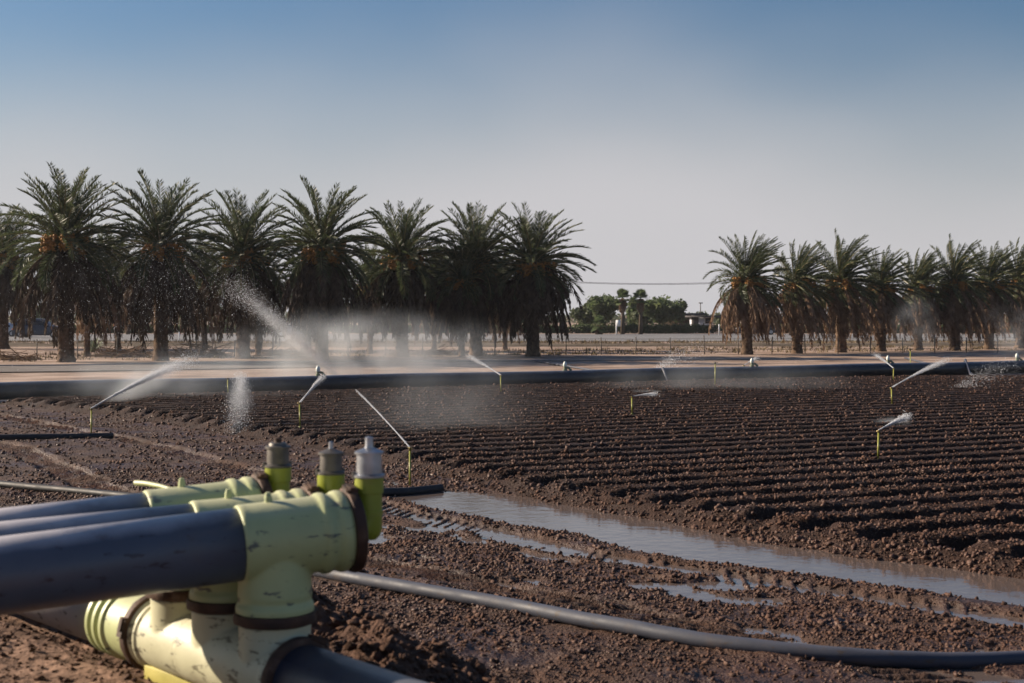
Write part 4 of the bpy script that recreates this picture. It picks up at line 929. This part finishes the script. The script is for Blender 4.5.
hedge(-54, -23, 171, 1.05, 'clipped green hedge across the road behind the left front palms'); hedge(-21, 6.5, 171, 1.05, 'clipped green hedge across the road behind the mist and slate car'); hedge(8, 24.4, 171, 1.1, 'clipped green hedge across the road in the open gap')
hedge(26, 40, 171, 1.1, 'clipped green hedge across the road behind the first two right palms'); hedge(42, 68, 171, 1.0, 'clipped green hedge across the road behind the far right palms')
cs = [(x, 380 + rng.uniform(-30, 60), rng.uniform(.6, 1.1), 6, 4, rng.uniform(1.2, 2.2)) for x in np.arange(-190, 230, 5.0)]
F_ = Fol(); F_.q.append(leaf_cloud(cs, 22000, .5)); o = F_.build('treeline', M['leaf2']); tag(o, 'low dark line of far vegetation along the horizon', 'trees', kind='stuff')
# pale building with dark flat canopy behind it
YB = 177; bx = lambda px: (px - CX) / F * YB; bz = lambda py: H - (py - HOR) / F * YB
root = empty('small_building', (bx(703), YB, 0)); tag(root, 'small pale blue-white building with dark flat roof behind the hedge', 'building')
b = MB(); b.box((0, 2, bz(317.5) / 2), (bx(713) - bx(694), 4, bz(317.5))); b.build('wall', M['wall'], root)
b = MB(); b.box((.2, 3, bz(316.6)), (bx(716) - bx(683), 8, .22)); b.build('roof', M['darkroof'], root)
b = MB(); b.box((-1.0, -.03, 1.15), (.9, .05, 2.1)); d_ = b.build('door', M['darkroof'], root)
b = MB(); b.box((.7, -.03, 1.5), (.9, .05, .7)); w_ = b.build('window', M['glass'], root)
b = MB(); [b.box((.7 + sx_ * .48, -.05, 1.5), (.07, .06, .84)) for sx_ in (-1, 1)]; [b.box((.7, -.05, 1.5 + sz_ * .39), (.9, .055, .07)) for sz_ in (-1, 1)]; b.build('frame', M['white'], w_)
root = empty('carport', (bx(688), YB + 6, 0)); tag(root, 'dark flat-roofed shelter left of the pale building', 'shelter')
b = MB(); b.box((0, 0, 2.3), (5.4, 3, .28)); b.build('roof', M['darkroof'], root)
for sx_ in (-2.4, 2.4):
    MB().tube([(sx_, 0, -.1), (sx_, 0, 2.2)], .08, 8).build('post', M['darkroof'], root)
MB().box((0, 1.2, 1.1), (5.0, .2, 2.2)).build('back_wall', M['bark'], root)
def mast(px, yt, label):
    p = Vector((bx(px), YB + 8, 0)); root = empty('light_pole', p); h = H - (yt - HOR) / F * p.y
    MB().tube([(0, 0, -.1), (0, 0, h)], [.10, .05], 8).build('pole', M['fence'], root); MB().box((0, -.2, h), (.5, .45, .12)).build('lamp_head', M['fence'], root)
    tag(root, label, 'light pole', 'light poles by the building')
mast(686, 301, 'thin tall light pole left of the pale building'); mast(709, 303, 'thin tall light pole rising above the pale building')
# power line
root = empty('power_line', (0, 152, 0)); tag(root, 'pair of dark power wires crossing the sky in the gap between palms', 'power line')
xa, xb = (520 - CX) / F * 152, (790 - CX) / F * 152
for x_ in (xa, xb):
    b = MB(); b.tube([(x_, 0, -.1), (x_, 0, 6.2)], [.14, .10], 10); b.box((x_, 0, 5.95), (.9, .1, .12)); b.build('pole', M['wood_pole'], root)
xa2, xb2 = xa - 60, xb + 60
for dy_ in (-.35, .35):
    b = MB()
    for (q0, q1) in ((xa2, xa), (xa, xb), (xb, xb2)):
        b.tube([(q0 + (q1 - q0) * t, dy_, 6.0 + .12 * (dy_ > 0) - .55 * 4 * t * (1 - t)) for t in np.linspace(0, 1, 20)], .022, 5)
    b.build('wire', M['darkroof'], root)
for x_ in (xa2, xb2):
    b = MB(); b.tube([(x_, 0, -.1), (x_, 0, 6.2)], [.14, .10], 10); b.box((x_, 0, 5.95), (.9, .1, .12)); b.build('pole', M['wood_pole'], root)
# signs and marker posts by the road
def sign(px, yb, yt, w_, hpx, label, two=False, pm='white'):
    g = G(px, yb); h = (yb - yt) / F * g.y; root = empty('road_sign', g); ww = w_ / F * g.y; hh = hpx / F * g.y
    for x_ in ((-ww / 2,) if two else (0,)): MB().tube([(x_, 0, -.1), (x_, 0, h)], .07 if two else .045, 8).build('post', M[pm], root)
    MB().box((0, -.06, h - hh / 2), (ww, .05, hh)).build('panel', M['white'], root); tag(root, label, 'road sign', 'small signs by the road')
sign(618.5, 335, 320, 4.2, 6.5, 'white sign on a pale post before the fan palms in the gap', True)
sign(204.5, 336, 324, 3.2, 4.2, 'small white sign on a post between the second and third left palms')
g = G(114.5, 337); root = empty('marker_post', g); h = 26 / F * g.y
MB().tube([(0, 0, -.1), (0, 0, h * .8)], .05, 8).build('post', M['white'], root); MB().lathe((0, 0, h * .42), (0, 0, 1), [(0, .06), (0, .11), (h * .25, .11), (h * .25, .06)], 12).build('orange_sleeve', M['orange'], root)
b = MB(); b.lathe((0, 0, h * .8), (0, 0, 1), [(0, .001), (0, .12), (.12, .2), (.3, .2), (.42, .1), (.43, .001)], 12); b.build('lamp_head', M['white'], root)
tag(root, 'white post with orange sleeve and round head beside the first left palm', 'marker post')
for px, yb, h_, w_ in ((264.5, 336, .9, 'left of the slate car'), (328, 336, .9, 'right of the fourth left palm'), (451.5, 338, 1.3, 'between the fifth and sixth left palms'), (179, 341, .75, 'right of the second left palm'), (719, 335.5, 1.2, 'before the pale building')):
    g = G(px, yb); o = MB().tube([(0, 0, -.05), (0, 0, h_), (0, 0, h_ + .03)], [.055, .055, .03], 8).build('delineator_post', M['white']); o.location = g
    tag(o, f'small white roadside post {w_}', 'post', 'white roadside posts')

# ------------------------------------------------------------------ cars
def car(px, yb, L_, hgt, m, label, flip=1, suv=False):
    g = G(px, yb, .03); root = empty('parked_car' if suv else 'passing_car', g)
    if flip < 0: root.rotation_euler.z = math.pi
    W_ = 1.8; hl = L_ / 2
    # stations along the car: x, bottom, belt, half width
    if suv: roof = [(-hl, .75), (-hl + .05, 1.0), (-hl + .25, 1.72), (-.6, 1.82), (.5, 1.78), (1.15, 1.15), (hl - .15, 1.02), (hl, .75)]
    else: roof = [(-hl, .62), (-hl + .08, .90), (-hl + .75, .98), (-hl + 1.5, 1.40), (-.1, 1.46), (.45, 1.38), (1.3, .96), (hl - .2, .80), (hl, .55)]
    xs = np.linspace(-hl, hl, 44); top = np.interp(xs, [p[0] for p in roof], [p[1] for p in roof]); belt = np.minimum(top, np.interp(xs, [-hl, 0, hl], [.95, .95, .80]) + (.12 if suv else 0))
    rings = []
    for x, tz, bz_ in zip(xs, top, belt):
        e = 1 - .16 * (abs(x) / hl) ** 6; arch = 0
        for wx in (-hl + .85, hl - .9): arch = max(arch, .34 ** 2 - (x - wx) ** 2)
        lowz = .22 + (math.sqrt(arch) if arch > 0 else 0) * .95
        lowz = min(lowz, bz_ - .05); hw = W_ / 2 * e; k_ = max(0, tz - bz_)
        rings.append([(x, -hw * .92, lowz), (x, -hw, lowz + .1), (x, -hw, bz_ - .04), (x, -hw + .03 + k_ * .28, bz_ + k_ * .75), (x, -hw + .12 + k_ * .38, tz), (x, 0, tz + .03 * (k_ > .1)),
                      (x, hw - .12 - k_ * .38, tz), (x, hw - .03 - k_ * .28, bz_ + k_ * .75), (x, hw, bz_ - .04), (x, hw, lowz + .1), (x, hw * .92, lowz)])
    n, c = len(rings), 11; Vv = np.array(rings).reshape(-1, 3)
    q = [[i * c + j, i * c + (j + 1) % c, (i + 1) * c + (j + 1) % c, (i + 1) * c + j] for i in range(n - 1) for j in range(c)]
    b = MB().add(Vv, q); b.add(Vv[:c], None, [[0, j + 1, j] for j in range(1, c - 1)]); b.add(Vv[-c:], None, [[0, j, j + 1] for j in range(1, c - 1)]); b.build('body', m, root, auto=30)
    # side windows and screens, a little proud of the body
    for s_ in (-1, 1):
        b = MB(); idx = [i for i in range(n) if top[i] - belt[i] > .18]
        pa = []
        for i in idx:
            k_ = top[i] - belt[i]; hw = W_ / 2
            pa.append([(xs[i], s_ * (hw - .03 + .012 - .0 - k_ * .02), belt[i] + .03), (xs[i], s_ * (hw - .03 - k_ * .28 + .02), belt[i] + k_ * .75)])
        A_ = np.array(pa).reshape(-1, 3); b.add(A_, [[2 * i, 2 * i + 1, 2 * i + 3, 2 * i + 2] for i in range(len(pa) - 1)]); b.build('window', M['glass'], root)
    for wx in (-hl + .85, hl - .9):
        for s_ in (-1, 1):
            wh = MB().lathe((wx, s_ * (W_ / 2 - .2), .32), (0, s_, 0), [(0, .001), (0, .30), (.03, .33), (.17, .33), (.20, .30), (.20, .19)], 20).build('wheel', M['rubber'], root, auto=40)
            MB().lathe((wx, s_ * (W_ / 2 - .2), .32), (0, s_, 0), [(.17, .20), (.19, .19), (.195, .05), (.20, .001)], 16).build('rim', M['metal'], wh, auto=40)
    for s_ in (-1, 1):
        MB().box((hl - .08, s_ * .62, .66), (.12, .34, .12)).build('headlight', M['lampglass'], root); MB().box((-hl + .06, s_ * .65, .80), (.10, .28, .14)).build('tail_light', M['orange'], root)
    return tag(root, label, 'car', 'cars on the road')
car(297, 337, 4.7, 1.45, M['carblue'], 'slate blue sedan on the road left of the fourth left palm', -1)
car(40, 337.5, 4.9, 1.8, M['cardark'], 'dark navy van on the road behind the first left palm', 1, True)
car(757, 334.6, 4.5, 1.45, M['cardark'], 'dark car across the road behind the first right palm', -1)
car(1, 336.5, 4.5, 1.45, M['carsilver'], 'pale silver car at the left edge of the photo', -1)

# ------------------------------------------------------------------ dusty air
hz = MB().box((20, 190, 6.5), (700, 520, 15.5)).build('haze', None)
m, nt, b, N, L = mat('dusty_air'); N.remove(b)
v = N.new('ShaderNodeVolumePrincipled'); v.inputs['Color'].default_value = (.9, .92, 1, 1); v.inputs['Density'].default_value = .00015; v.inputs['Anisotropy'].default_value = .2
L.new(v.outputs[0], N['Material Output'].inputs['Volume']); hz.data.materials.append(m)
tag(hz, 'thin dusty air that pales the far trees and road', 'haze', kind='stuff')
